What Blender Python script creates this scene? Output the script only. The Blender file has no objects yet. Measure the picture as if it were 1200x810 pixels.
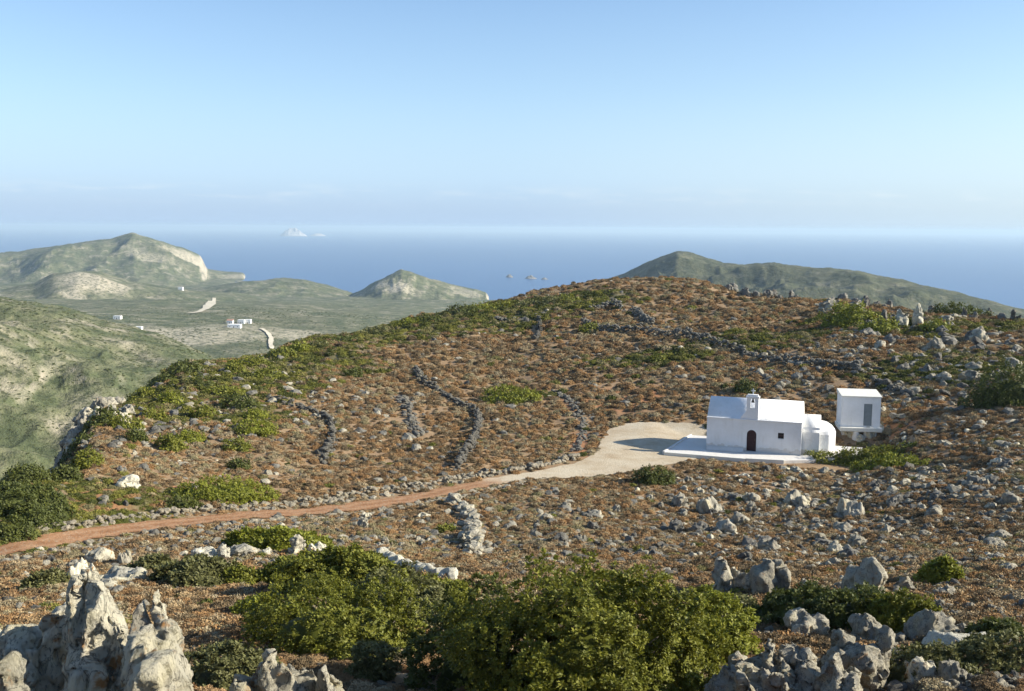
import bpy, bmesh, math, random
import numpy as np
from mathutils import Vector, Matrix
random.seed(7); RNG = np.random.default_rng(11)
sc = bpy.context.scene
COL = sc.collection
R = math.radians

# ------------------------------------------------------------------ camera
F = 1152.0; PITCH = math.atan(138/F); ROLL = R(0.35)
fwd = np.array([0, math.cos(PITCH), -math.sin(PITCH)])
r0 = np.array([1., 0, 0]); u0 = np.array([0, math.sin(PITCH), math.cos(PITCH)])
right = r0*math.cos(ROLL)+u0*math.sin(ROLL); up = u0*math.cos(ROLL)-r0*math.sin(ROLL)
cd = bpy.data.cameras.new('camera'); cam = bpy.data.objects.new('camera', cd); COL.objects.link(cam)
cam.matrix_world = Matrix(((right[0], up[0], -fwd[0], 0), (right[1], up[1], -fwd[1], 0), (right[2], up[2], -fwd[2], 0), (0, 0, 0, 1)))
cd.sensor_width = 36; cd.lens = F/1200*36; cd.clip_start = 0.1; cd.clip_end = 400000
sc.camera = cam

def ray(px, py):
    return fwd + right*((px-600)/F) + up*((405-py)/F)
def at(px, py, r):
    d = ray(px, py); return d*(r/math.hypot(d[0], d[1]))
def project(P):
    P = np.asarray(P); w = P@fwd
    return 600+F*(P@right)/w, 405-F*(P@up)/w

# ------------------------------------------------------------------ noise
def _h(ix, iy, iz, s):
    n = (ix.astype(np.int64)*374761393 + iy.astype(np.int64)*668265263 + iz.astype(np.int64)*2147483647 + s*974634777) & 0xffffffff
    n = ((n ^ (n >> 13))*1274126177) & 0xffffffff
    n = ((n ^ (n >> 16))*2246822519) & 0xffffffff
    return ((n ^ (n >> 15)) & 0xffffff)/float(0xffffff)*2-1
def vn(x, y, z, s=0):
    fx, fy, fz = np.floor(x), np.floor(y), np.floor(z)
    tx, ty, tz = x-fx, y-fy, z-fz
    tx = tx*tx*tx*(tx*(tx*6-15)+10); ty = ty*ty*ty*(ty*(ty*6-15)+10); tz = tz*tz*tz*(tz*(tz*6-15)+10)
    o = 0
    for a in (0, 1):
        for b in (0, 1):
            for c in (0, 1):
                o = o + _h(fx+a, fy+b, fz+c, s)*(tx if a else 1-tx)*(ty if b else 1-ty)*(tz if c else 1-tz)
    return o
def fbm(x, y, z=None, o=4, s=0):
    if z is None: z = np.zeros_like(x)+.37
    t = 0; a = 1; n = 0
    for i in range(o):
        k = 2.03**i
        t = t+a*vn(x*k+i*17.3, y*k+i*9.1, z*k+i*5.7, s+i); n += a; a *= .5
    return t/n
def ridged(x, y, z=None, o=4, s=0):
    if z is None: z = np.zeros_like(x)+.37
    t = 0; a = 1; n = 0
    for i in range(o):
        k = 2.03**i
        t = t+a*(1-2*np.abs(vn(x*k+i*17.3, y*k+i*9.1, z*k+i*5.7, s+i))); n += a; a *= .5
    return t/n
def sm(t): t = np.clip(t, 0, 1); return t*t*(3-2*t)

# ------------------------------------------------------------------ near terrain heights (range in metres -> height below the eye)
near = {
 -500: [(0,-1.7),(3,-2.2),(6,-3.6),(10,-5.7),(14,-7.6),(20,-9.9),(30,-12.0),(42,-14.2),(50,-15.5),(62,-22),(80,-30),(120,-50),(200,-90),(300,-130),(450,-190)],
 0:    [(0,-1.7),(3,-2.2),(6,-3.6),(10,-5.7),(14,-7.4),(20,-9.3),(30,-11.7),(42,-14.3),(50,-14.9),(60,-14.6),(66,-15.6),(75,-20),(95,-29),(130,-45),(200,-85),(300,-130),(450,-190)],
 100:  [(0,-1.7),(3,-2.2),(6,-3.6),(10,-5.7),(14,-7.4),(20,-9.4),(30,-11.9),(42,-14.5),(50,-15.4),(58,-15.9),(75,-16.3),(92,-16.1),(102,-17.9),(120,-24),(150,-36),(200,-70),(300,-120),(450,-190)],
 200:  [(0,-1.7),(3,-2.2),(6,-3.6),(10,-5.7),(14,-7.4),(20,-9.5),(30,-12.2),(42,-14.7),(50,-15.8),(58,-16.6),(75,-17.3),(95,-17.4),(122,-16.7),(135,-18),(150,-22),(200,-55),(300,-110),(450,-190)],
 350:  [(0,-1.7),(3,-2.2),(6,-3.6),(10,-5.7),(14,-7.5),(20,-9.7),(30,-12.3),(42,-14.9),(50,-16.2),(58,-17.2),(75,-18.3),(95,-18.6),(120,-18.3),(150,-17.9),(165,-18.8),(185,-25),(220,-45),(300,-95),(450,-190)],
 470:  [(0,-1.7),(3,-2.2),(6,-3.6),(10,-5.7),(14,-7.6),(20,-9.8),(30,-12.5),(42,-15.1),(50,-16.4),(58,-17.5),(75,-18.8),(95,-19.3),(120,-18.8),(150,-18.0),(185,-17.9),(205,-20),(240,-38),(320,-90),(470,-190)],
 600:  [(0,-1.7),(3,-2.2),(6,-3.6),(10,-5.7),(14,-7.6),(20,-9.9),(30,-12.6),(42,-15.2),(50,-16.5),(58,-17.6),(75,-19.1),(95,-19.7),(120,-19.2),(150,-17.8),(190,-16.4),(230,-16.2),(255,-19),(300,-35),(380,-90),(500,-190)],
 700:  [(0,-1.7),(3,-2.2),(6,-3.6),(10,-5.7),(14,-7.6),(20,-9.9),(30,-12.6),(42,-15.1),(50,-16.4),(58,-17.6),(75,-19.3),(95,-19.4),(120,-18.2),(150,-16.2),(190,-14.0),(230,-12.8),(260,-14),(300,-25),(380,-80),(500,-190)],
 820:  [(0,-1.7),(3,-2.2),(6,-3.6),(10,-5.7),(14,-7.6),(20,-9.9),(30,-12.4),(42,-14.9),(50,-16.3),(58,-17.6),(72,-19.2),(84,-19.5),(95,-18.9),(120,-16.9),(150,-14.6),(190,-12.4),(225,-11.6),(260,-14),(300,-25),(380,-80),(500,-190)],
 1000: [(0,-1.7),(3,-2.2),(6,-3.6),(10,-5.7),(14,-7.5),(20,-9.6),(30,-11.9),(42,-14.3),(50,-15.8),(58,-17.0),(72,-18.8),(84,-19.2),(95,-18.2),(120,-15.2),(145,-12.8),(175,-11.9),(195,-14),(230,-28),(300,-80),(420,-190)],
 1200: [(0,-1.7),(3,-2.2),(6,-3.6),(10,-5.6),(14,-7.1),(20,-8.9),(30,-11.1),(42,-13.2),(58,-15.2),(75,-16.0),(95,-15.4),(120,-13.7),(150,-12.6),(170,-15),(200,-28),(280,-80),(400,-190)],
 1600: [(0,-1.7),(3,-2.2),(6,-3.5),(10,-5.3),(14,-6.6),(20,-8.3),(30,-10.1),(42,-12),(58,-13.7),(75,-14.0),(95,-13.4),(120,-12.7),(150,-13),(170,-17),(200,-30),(280,-80),(400,-190)],
}
RT = np.linspace(math.log(1.0), math.log(560), 700)
AT = np.linspace(-0.75, 0.75, 400)
def blur(a, k, axis):
    w = np.exp(-np.linspace(-2, 2, 2*k+1)**2); w /= w.sum()
    pad = [(0, 0), (0, 0)]; pad[axis] = (k, k)
    b = np.pad(a, pad, mode='edge')
    return np.apply_along_axis(lambda v: np.convolve(v, w, 'valid'), axis, b)
cols = sorted(near); ca = [math.atan((c-600)/F) for c in cols]
pr = np.array([np.interp(np.exp(RT), [p[0] for p in near[c]], [p[1] for p in near[c]]) for c in cols])
TAB = np.array([[0.]])
TAB = np.stack([np.interp(AT, ca, pr[:, j]) for j in range(len(RT))], 1)
TAB = blur(blur(TAB, 9, 1), 9, 0)
def H0(x, y):
    r = np.hypot(x, y); a = np.arctan2(x, y)
    fr = np.clip((np.log(np.maximum(r, 1.0))-RT[0])/(RT[1]-RT[0]), 0, len(RT)-1.001)
    fa = np.clip((np.clip(a, -.75, .75)-AT[0])/(AT[1]-AT[0]), 0, len(AT)-1.001)
    i = fa.astype(int); j = fr.astype(int); u = fa-i; v = fr-j
    z = TAB[i, j]*(1-u)*(1-v)+TAB[i+1, j]*u*(1-v)+TAB[i, j+1]*(1-u)*v+TAB[i+1, j+1]*u*v
    # behind the camera the hill simply stays high
    b = sm((np.abs(a)-.9)/.6)
    zb = -1.7-0.03*r
    return z*(1-b)+zb*b
def hit0(px, py, fn=H0, r1=2.5, r2=500):
    d = ray(px, py); h = math.hypot(d[0], d[1])
    rr = np.exp(np.linspace(math.log(r1), math.log(r2), 6000))
    X = d[0]/h*rr; Y = d[1]/h*rr; Z = d[2]/h*rr
    g = fn(X, Y); k = np.where(Z < g)[0]
    i = k[0] if len(k) else len(rr)-1
    return np.array([X[i], Y[i], g[i]])

# site of the chapel: the terrace lies level
CH = hit0(880, 530); CHR = R(-19)            # facade foot under the belfry
ex = np.array([math.cos(CHR), math.sin(CHR)]); ey = np.array([-math.sin(CHR), math.cos(CHR)])
ZC = CH[2]
def loc(x, y):
    dx = x-CH[0]; dy = y-CH[1]
    return dx*ex[0]+dy*ex[1], dx*ey[0]+dy*ey[1]
SH = hit0(1008, 503)
track_pts = [hit0(px, py) for px, py in [(-160,690),(-60,664),(0,647),(60,635),(130,623),(200,614),(300,604),(400,597),(470,587),(540,573),(600,561)]]
yard_up = [hit0(px, py) for px, py in [(585,559),(640,551),(680,541),(699,531),(704,516),(713,504),(738,496),(775,494),(812,496),(838,500)]]
yard_lo = [hit0(px, py) for px, py in [(588,565),(640,562),(685,560),(715,557),(742,553),(765,549),(785,545),(806,541),(838,528)]]
def resamp(pts, n):
    p = np.array(pts)[:, :2]; d = np.r_[0, np.cumsum(np.hypot(*np.diff(p, axis=0).T))]
    t = np.linspace(0, d[-1], n); q = np.stack([np.interp(t, d, p[:, 0]), np.interp(t, d, p[:, 1])], 1)
    for _ in range(max(2, n//24)):
        q[1:-1] = (q[:-2]+2*q[1:-1]+q[2:])/4
    return q
TR = resamp(track_pts, 160); YU = resamp(yard_up, 90); YL = resamp(yard_lo, 90); YM = (YU+YL)/2; YW = np.hypot(*(YU-YL).T)/2
def dist_line(x, y, L):
    o = np.full(np.shape(x), 1e9)
    for p in L: o = np.minimum(o, (x-p[0])**2+(y-p[1])**2)
    return np.sqrt(o)
def flat_mask(x, y):
    """1 on track, yard and chapel pad, 0 far away"""
    m = np.zeros(np.shape(x)); r = np.hypot(x, y); sel = (r > 30) & (r < 120)
    if not np.any(sel): return m
    xs = x[sel]; ys = y[sel]
    d = dist_line(xs, ys, TR[::2]); mm = 1-sm((d-2.0)/2.5)
    for p, w in list(zip(YM, YW))[::3]:
        dd = np.hypot(xs-p[0], ys-p[1]); mm = np.maximum(mm, 1-sm((dd-w-1.2)/3))
    lx, ly = loc(xs, ys)
    q = np.maximum(np.maximum(-7.5-lx, lx-10.5), np.maximum(-2.6-ly, ly-6.0)); mm = np.maximum(mm, 1-sm((q)/3))
    m[sel] = mm
    return m
def pad_mask(x, y):
    lx, ly = loc(x, y)
    q = np.maximum(np.maximum(-6.2-lx, lx-9), np.maximum(-3.0-ly, ly-5.5))
    return 1-sm(q/5.0)
def H(x, y):
    x = np.asarray(x, float); y = np.asarray(y, float)
    z = H0(x, y); r = np.hypot(x, y)
    f = flat_mask(x, y)
    amp = np.clip(r/40, .25, 1)
    n = .55*fbm(x/17, y/17, o=3, s=3)+.28*ridged(x/5.2, y/5.2, o=3, s=9)*amp
    n2 = (.9*fbm(x/38, y/38, o=2, s=21)+.9*ridged(x/13, y/13, o=3, s=25))*np.clip((r-95)/60, 0, 1)
    z = z+(n+n2)*(1-f)
    p = pad_mask(x, y)
    return z*(1-p)+(ZC-.26)*p
def hit(px, py): return hit0(px, py, H)
def Hs(x, y): return float(H(np.array([x]), np.array([y]))[0])

# ------------------------------------------------------------------ material helpers
class NT:
    def __init__(s, name):
        s.m = bpy.data.materials.new(name); s.m.use_nodes = True; s.t = s.m.node_tree; s.t.nodes.clear()
        s.out = s.n('ShaderNodeOutputMaterial'); s.b = s.n('ShaderNodeBsdfPrincipled'); s.l(s.b.outputs[0], s.out.inputs[0])
    def n(s, typ, **k):
        o = s.t.nodes.new(typ)
        for a, v in k.items():
            if a.startswith('i_'):
                nm = a[2:]; o.inputs[int(nm) if nm.isdigit() else nm.replace('_', ' ')].default_value = v
            else: setattr(o, a, v)
        return o
    def l(s, a, b): s.t.links.new(a, b)
    def noise(s, vec, scale, detail=5, rough=.55, dist=0):
        o = s.n('ShaderNodeTexNoise', i_Scale=scale, i_Detail=detail, i_Roughness=rough, i_Distortion=dist); s.l(vec, o.inputs['Vector']); return o.outputs['Fac']
    def ramp(s, f, stops):
        o = s.n('ShaderNodeValToRGB'); e = o.color_ramp.elements
        while len(e) < len(stops): e.new(.5)
        for i, (p, c) in enumerate(stops):
            e[i].position = p; e[i].color = (c, c, c, 1) if isinstance(c, (int, float)) else (*c, 1)
        s.l(f, o.inputs[0]); return o.outputs[0]
    def mix(s, f, a, b):
        o = s.n('ShaderNodeMix', data_type='RGBA')
        for v, i in ((f, 0), (a, 6), (b, 7)):
            if isinstance(v, (tuple, list)): o.inputs[i].default_value = (*v, 1)
            elif isinstance(v, (int, float)): o.inputs[i].default_value = v
            else: s.l(v, o.inputs[i])
        return o.outputs[2]
    def bump(s, h, d, st=.5):
        o = s.n('ShaderNodeBump', i_Strength=st, i_Distance=d); s.l(h, o.inputs['Height']); s.l(o.outputs[0], s.b.inputs['Normal'])
    def base(s, c, rough=.9, spec=.2):
        if isinstance(c, tuple): s.b.inputs['Base Color'].default_value = (*c, 1)
        else: s.l(c, s.b.inputs['Base Color'])
        s.b.inputs['Roughness'].default_value = rough; s.b.inputs['Specular IOR Level'].default_value = spec
        return s.m
def coords(m, kind='Object'):
    return m.n('ShaderNodeTexCoord').outputs[kind]
def worldpos(m): return m.n('ShaderNodeNewGeometry').outputs['Position']

def mat_ground():
    m = NT('dry_soil'); v = worldpos(m)
    a = m.ramp(m.noise(v, .35, 6), [(.3, (.26, .16, .085)), (.5, (.33, .205, .105)), (.7, (.38, .26, .145))])
    g = m.ramp(m.noise(v, 5, 5, .6), [(.35, (.14, .105, .065)), (.6, (.30, .22, .13))])
    c = m.mix(.45, a, g)
    at_ = m.n('ShaderNodeAttribute', attribute_name='green')
    c = m.mix(at_.outputs['Fac'], c, m.ramp(m.noise(v, 1.6, 6), [(.35, (.075, .08, .03)), (.65, (.18, .16, .075))]))
    at2 = m.n('ShaderNodeAttribute', attribute_name='red')
    c = m.mix(at2.outputs['Fac'], c, m.ramp(m.noise(v, 3, 5), [(.3, (.30, .125, .05)), (.7, (.40, .20, .095))]))
    m.bump(m.noise(v, 9, 6, .65), .08, .7)
    return m.base(c)
def mat_scrub(name, ramp, patch=.06, sat=.35):
    m = NT(name)
    oi = m.n('ShaderNodeObjectInfo')
    pn = m.noise(oi.outputs['Location'], patch, 3)
    add = m.n('ShaderNodeMath', operation='MULTIPLY_ADD'); m.l(oi.outputs['Random'], add.inputs[0]); add.inputs[1].default_value = sat; m.l(pn, add.inputs[2])
    sub = m.n('ShaderNodeMath', operation='SUBTRACT'); m.l(add.outputs[0], sub.inputs[0]); sub.inputs[1].default_value = sat/2
    c = m.ramp(sub.outputs[0], ramp)
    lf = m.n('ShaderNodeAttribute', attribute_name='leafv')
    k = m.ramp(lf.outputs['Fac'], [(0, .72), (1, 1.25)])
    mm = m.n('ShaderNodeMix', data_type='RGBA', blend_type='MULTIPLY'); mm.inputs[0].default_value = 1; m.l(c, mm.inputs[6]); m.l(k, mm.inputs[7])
    return m.base(mm.outputs[2], .95, .1)
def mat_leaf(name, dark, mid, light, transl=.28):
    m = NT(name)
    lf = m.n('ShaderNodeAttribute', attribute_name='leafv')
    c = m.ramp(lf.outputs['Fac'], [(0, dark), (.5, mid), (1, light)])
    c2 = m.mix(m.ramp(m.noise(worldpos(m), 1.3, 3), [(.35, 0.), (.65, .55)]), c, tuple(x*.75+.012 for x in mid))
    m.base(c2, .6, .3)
    tr = m.n('ShaderNodeBsdfTranslucent'); m.l(c2, tr.inputs[0])
    mx = m.n('ShaderNodeMixShader', i_0=transl); m.l(m.b.outputs[0], mx.inputs[1]); m.l(tr.outputs[0], mx.inputs[2]); m.l(mx.outputs[0], m.out.inputs[0])
    return m.m
def mat_rock(name, light, grey, dark, lichen=.0, sc_=1.0, stretch=.45):
    m = NT(name); v = coords(m)
    mp = m.n('ShaderNodeMapping'); mp.inputs['Scale'].default_value = (1, 1, stretch); m.l(v, mp.inputs[0]); w = mp.outputs[0]
    oi = m.n('ShaderNodeObjectInfo')
    c = m.ramp(m.noise(w, 2.2*sc_, 7, .62, .4), [(.30, grey), (.46, tuple((a+b)/2 for a, b in zip(light, grey))), (.62, light)])
    sp = m.ramp(m.noise(w, 9*sc_, 5, .7, 1.0), [(.28, .8), (.40, 0.)])
    c = m.mix(sp, c, dark)
    crk = m.n('ShaderNodeMath', operation='SUBTRACT'); m.l(m.noise(w, 3.1*sc_, 6, .6, .8), crk.inputs[0]); crk.inputs[1].default_value = .5
    ab = m.n('ShaderNodeMath', operation='ABSOLUTE'); m.l(crk.outputs[0], ab.inputs[0])
    crack = m.ramp(ab.outputs[0], [(.0, .85), (.022, 0.)]); c = m.mix(crack, c, tuple(t*.8 for t in dark))
    pit = m.n('ShaderNodeTexVoronoi', i_Scale=16*sc_); m.l(w, pit.inputs['Vector']); pr = m.ramp(pit.outputs['Distance'], [(.10, .6), (.26, 0.)]); c = m.mix(pr, c, dark)
    y = m.ramp(m.noise(v, 1.7*sc_, 4), [(.52, 0.), (.72, .4)])
    c = m.mix(y, c, (light[0]*.95, light[1]*.9, light[2]*.62))
    if lichen:
        L = m.ramp(m.noise(v, 2.6*sc_, 4, .6), [(.60, 0.), (.68, lichen)])
        c = m.mix(L, c, (.42, .19, .045))
    k = m.ramp(oi.outputs['Random'], [(0, .72), (1, 1.12)])
    mm = m.n('ShaderNodeMix', data_type='RGBA', blend_type='MULTIPLY'); mm.inputs[0].default_value = 1; m.l(c, mm.inputs[6]); m.l(k, mm.inputs[7])
    m.bump(m.noise(w, 9*sc_, 9, .78), .12/sc_, 1.)
    return m.base(mm.outputs[2], .92, .15)
def mat_plain(name, c, rough=.8, nscale=6, var=.12, bump=.01, spec=.3, world=False):
    m = NT(name); v = worldpos(m) if world else coords(m)
    f = m.noise(v, nscale, 5)
    col = m.mix(m.ramp(f, [(.3, 0.), (.7, 1.)]), tuple(x*(1-var) for x in c), tuple(min(1, x*(1+var)) for x in c))
    m.bump(f, bump, .5)
    return m.base(col, rough, spec)
M = {}
M['ground'] = mat_ground()
M['scrub'] = mat_scrub('dry_scrub', [(.22, (.17, .125, .07)), (.36, (.27, .17, .085)), (.48, (.35, .205, .09)), (.6, (.37, .25, .125)), (.75, (.37, .30, .185)), (.9, (.29, .25, .13))], .07, .75)
M['green_scrub'] = mat_scrub('green_scrub', [(.25, (.075, .085, .025)), (.45, (.135, .14, .032)), (.6, (.20, .19, .04)), (.8, (.21, .185, .09))], .12, .6)
M['far_scrub'] = mat_scrub('far_scrub', [(.25, (.095, .115, .048)), (.5, (.13, .15, .06)), (.8, (.18, .185, .09))], .02, .5)
M['leaf_bright'] = mat_leaf('bright_foliage', (.10, .115, .014), (.18, .19, .02), (.29, .275, .04))
M['leaf_dark'] = mat_leaf('dark_foliage', (.055, .068, .013), (.095, .112, .02), (.15, .16, .03))
M['leaf_yellow'] = mat_leaf('yellow_green_foliage', (.14, .155, .015), (.22, .235, .022), (.29, .29, .03))
M['leaf_olive'] = mat_leaf('olive_foliage', (.10, .105, .035), (.165, .165, .055), (.23, .22, .085))
M['twig'] = mat_plain('grey_twig', (.21, .18, .14), .9, 8, .25, .01)
M['rock_hero'] = mat_rock('weathered_limestone', (.72, .66, .49), (.47, .44, .35), (.16, .15, .12), .85, 1.6)
M['rock'] = mat_rock('grey_limestone', (.46, .42, .315), (.25, .235, .20), (.09, .088, .078), .35, 1.6, .7)
M['rock_far'] = mat_rock('dark_grey_limestone', (.25, .235, .195), (.135, .13, .12), (.065, .065, .06), 0, 1.6, .8)  # darker grey tones than the plain grey limestone
M['rock_white'] = mat_rock('pale_limestone', (.68, .64, .50), (.50, .47, .38), (.25, .23, .19), 0, 1.2, .8)
M['wallstone'] = mat_rock('fieldstone', (.20, .185, .15), (.115, .11, .10), (.06, .06, .055), 0, 1.0, 1)  # tones darkened to carry the shade on the walls' near faces
M['wallstone_pale'] = mat_rock('pale_fieldstone', (.48, .42, .31), (.29, .26, .20), (.13, .115, .09), 0, 1.0, 1)
M['track'] = mat_plain('red_earth', (.37, .205, .11), .95, 1.2, .22, .03, .1, True)
def mat_track():
    m = NT('red_earth'); v = worldpos(m)
    c = m.ramp(m.noise(v, 1.3, 6, .65), [(.3, (.21, .105, .05)), (.5, (.30, .155, .075)), (.7, (.36, .22, .125))])
    a = m.n('ShaderNodeAttribute', attribute_name='rut'); mm = m.n('ShaderNodeMath', operation='MULTIPLY'); m.l(a.outputs['Fac'], mm.inputs[0]); mm.inputs[1].default_value = .6
    c = m.mix(mm.outputs[0], c, (.42, .245, .135))
    c = m.mix(m.ramp(m.noise(v, 7, 4, .6), [(.58, 0.), (.66, .7)]), c, (.40, .35, .26))
    p = m.n('ShaderNodeAttribute', attribute_name='pale'); c = m.mix(p.outputs['Fac'], c, (.48, .38, .26))
    m.bump(m.noise(v, 6, 6, .7), .1, .8)
    return m.base(c, .95, .1)
def mat_gravel():
    m = NT('pale_gravel'); v = worldpos(m)
    c = m.ramp(m.noise(v, .5, 6, .65), [(.3, (.40, .31, .20)), (.5, (.49, .41, .29)), (.7, (.54, .47, .35))])
    c = m.mix(m.ramp(m.noise(v, 6, 5, .7), [(.5, 0.), (.68, .5)]), c, (.30, .24, .16))
    m.bump(m.noise(v, 8, 6, .7), .08, .8)
    return m.base(c, .95, .1)
M['track'] = mat_track(); M['gravel'] = mat_gravel()
M['_'] = mat_plain('pale_gravel', (.50, .42, .30), .95, 1.5, .14, .03, .1, True)
M['white'] = mat_plain('whitewash', (.80, .80, .79), .85, 1.4, .03, .01, .2)
def mat_white():
    m = NT('whitewash'); v = coords(m)
    c = m.mix(m.ramp(m.noise(v, .9, 6, .6), [(.35, 0.), (.7, 1.)]), (.80, .80, .79), (.72, .715, .69))
    mp = m.n('ShaderNodeMapping'); mp.inputs['Scale'].default_value = (2.2, 2.2, .35); m.l(v, mp.inputs[0])
    c = m.mix(m.ramp(m.noise(mp.outputs[0], 1.5, 6, .65), [(.55, 0.), (.72, .45)]), c, (.60, .58, .53))
    sp = m.n('ShaderNodeSeparateXYZ'); m.l(v, sp.inputs[0]); ad = m.n('ShaderNodeMath', operation='MULTIPLY_ADD'); m.l(m.noise(v, 2.2, 5), ad.inputs[0]); ad.inputs[1].default_value = -.8; m.l(sp.outputs['Z'], ad.inputs[2])
    c = m.mix(m.ramp(ad.outputs[0], [(.0, .40), (.06, 0.)]), c, (.45, .38, .28))
    m.bump(m.noise(v, 3.2, 5, .6), .05, .7)
    return m.base(c, .85, .2)
M['white'] = mat_white()
M['door'] = mat_plain('dark_brown_wood', (.045, .018, .02), .6, 9, .3, .003)
M['dark'] = mat_plain('dark_glass', (.02, .02, .025), .25, 4, .2, .001, .5)
M['grey_metal'] = mat_plain('grey_louvre_metal', (.22, .25, .26), .5, 4, .1, .002, .5)
M['bronze'] = mat_plain('bronze', (.08, .06, .035), .4, 9, .2, .002, .5)
M['concrete'] = mat_plain('cream_concrete', (.68, .66, .58), .85, 3, .06, .01)

# ------------------------------------------------------------------ object helpers
def tag(o, label=None, cat=None, group=None, kind=None):
    if label: o['label'] = label
    if cat: o['category'] = cat
    if group: o['group'] = group
    if kind: o['kind'] = kind
    return o
def link(name, me, mat=None, parent=None, loc_=None):
    o = bpy.data.objects.new(name, me); COL.objects.link(o)
    if mat is not None:
        me.materials.clear(); me.materials.append(mat)
    if parent is not None: o.parent = parent
    if loc_ is not None: o.location = loc_
    return o
def empty(name, loc_, rz=0):
    o = bpy.data.objects.new(name, None); COL.objects.link(o); o.location = loc_; o.rotation_euler.z = rz; o.empty_display_size = .3; return o
def mesh_np(name, V, Fq, smooth=True, attrs=None):
    """V (n,3); Fq (m,k) uniform polygons"""
    me = bpy.data.meshes.new(name); V = np.ascontiguousarray(V, np.float32); Fq = np.ascontiguousarray(Fq, np.int32)
    m, k = Fq.shape
    me.vertices.add(len(V)); me.vertices.foreach_set('co', V.ravel())
    me.loops.add(m*k); me.loops.foreach_set('vertex_index', Fq.ravel())
    me.polygons.add(m); me.polygons.foreach_set('loop_start', np.arange(0, m*k, k, dtype=np.int32)); me.polygons.foreach_set('loop_total', np.full(m, k, np.int32))
    me.polygons.foreach_set('use_smooth', np.full(m, smooth))
    for nm, (dom, arr) in (attrs or {}).items():
        a = me.attributes.new(nm, 'FLOAT', dom); a.data.foreach_set('value', np.ascontiguousarray(arr, np.float32))
    me.update(calc_edges=True); return me
def grid_mesh(name, X, Y, Z, attrs=None, wrap=False):
    n, m = X.shape; idx = np.arange(n*m).reshape(n, m)
    q = np.stack([idx[:-1, :-1], idx[1:, :-1], idx[1:, 1:], idx[:-1, 1:]], -1).reshape(-1, 4)
    V = np.stack([X, Y, Z], -1).reshape(-1, 3)
    return mesh_np(name, V, q, True, {k: ('POINT', v.ravel()) for k, v in (attrs or {}).items()})
class MB:
    def __init__(s): s.bm = bmesh.new()
    def box(s, x0, x1, y0, y1, z0, z1, mat=None):
        vs = bmesh.ops.create_cube(s.bm, size=1)['verts']
        for v in vs:
            v.co = Vector(((x0+x1)/2+v.co.x*(x1-x0), (y0+y1)/2+v.co.y*(y1-y0), (z0+z1)/2+v.co.z*(z1-z0)))
        return s
    def prism(s, pts, axis, a, b):
        """polygon pts extruded along axis ('y' : pts are x,z ; 'x' : pts are y,z ; 'z': x,y)"""
        f = {'y': lambda p, t: (p[0], t, p[1]), 'x': lambda p, t: (t, p[0], p[1]), 'z': lambda p, t: (p[0], p[1], t)}[axis]
        A = [s.bm.verts.new(f(p, a)) for p in pts]; B = [s.bm.verts.new(f(p, b)) for p in pts]
        n = len(pts); s.bm.faces.new(A); s.bm.faces.new(B[::-1])
        for i in range(n): s.bm.faces.new((A[i], B[i], B[(i+1) % n], A[(i+1) % n]))
        return s
    def build(s, name, mat, parent=None, bev=0, smooth=False, loc_=None, rz=0):
        bmesh.ops.recalc_face_normals(s.bm, faces=s.bm.faces)
        if bev: bmesh.ops.bevel(s.bm, geom=[e for e in s.bm.edges if e.is_manifold and e.calc_face_angle(0) > .6], offset=bev, segments=3, affect='EDGES', profile=.5)
        me = bpy.data.meshes.new(name); s.bm.to_mesh(me); s.bm.free()
        for p in me.polygons: p.use_smooth = smooth
        o = link(name, me, mat, parent, loc_); o.rotation_euler.z = rz; return o

# ------------------------------------------------------------------ ground sheet
az = np.r_[np.linspace(-math.pi, -.72, 60)[:-1], np.linspace(-.72, -.52, 90)[:-1], np.linspace(-.52, .52, 760), np.linspace(.52, .72, 90)[1:], np.linspace(.72, math.pi, 60)[1:]]
rr = np.exp(np.linspace(math.log(.4), math.log(520), 820))
A_, R_ = np.meshgrid(az, rr, indexing='ij'); X = R_*np.sin(A_); Y = R_*np.cos(A_)
Z = H(X, Y)
# green and red soil masks in the world, placed where the photographed hillside has them
def blob(x, y, c, rx, ry=None, seed=0):
    ry = ry or rx
    d = np.hypot((x-c[0])/rx, (y-c[1])/ry)+.45*fbm(x/4.5, y/4.5, o=3, s=40+seed)
    return 1-sm((d-.55)/.5)
GREEN = [(hit(px, py), rx, ry) for px, py, rx, ry in [(230,440,16,22),(150,480,10,12),(340,425,14,16),(30,590,9,12),(60,520,9,12),(420,398,14,16),(520,378,20,18),(640,360,22,18),(290,490,5,8),(610,465,5,3),(880,400,9,9),(1130,430,14,9),(1120,380,20,8),(1000,372,10,6),(760,420,9,7),(920,395,9,5)]]
def green_at(x, y):
    g = np.zeros(np.shape(x))
    for i, (c, rx, ry) in enumerate(GREEN): g = np.maximum(g, blob(x, y, c, rx, ry, i))
    return g
RED = [(hit(95,582), 3.2, 4.5), (hit(470,668), 3, 1.6), (hit(690,520), 2.6, 6), (hit(350,455), 3, 3), (hit(720,470), 8, 8), (hit(250,575), 3, 2), (hit(1050,500), 3, 3)]
def red_at(x, y):
    g = np.zeros(np.shape(x))
    for i, (c, rx, ry) in enumerate(RED): g = np.maximum(g, blob(x, y, c, rx, ry, 20+i))
    return g*.8
me = grid_mesh('ground', X, Y, Z, {'green': green_at(X, Y)*.85, 'red': red_at(X, Y)})
tag(link('ground', me, M['ground']), kind='structure')

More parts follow.
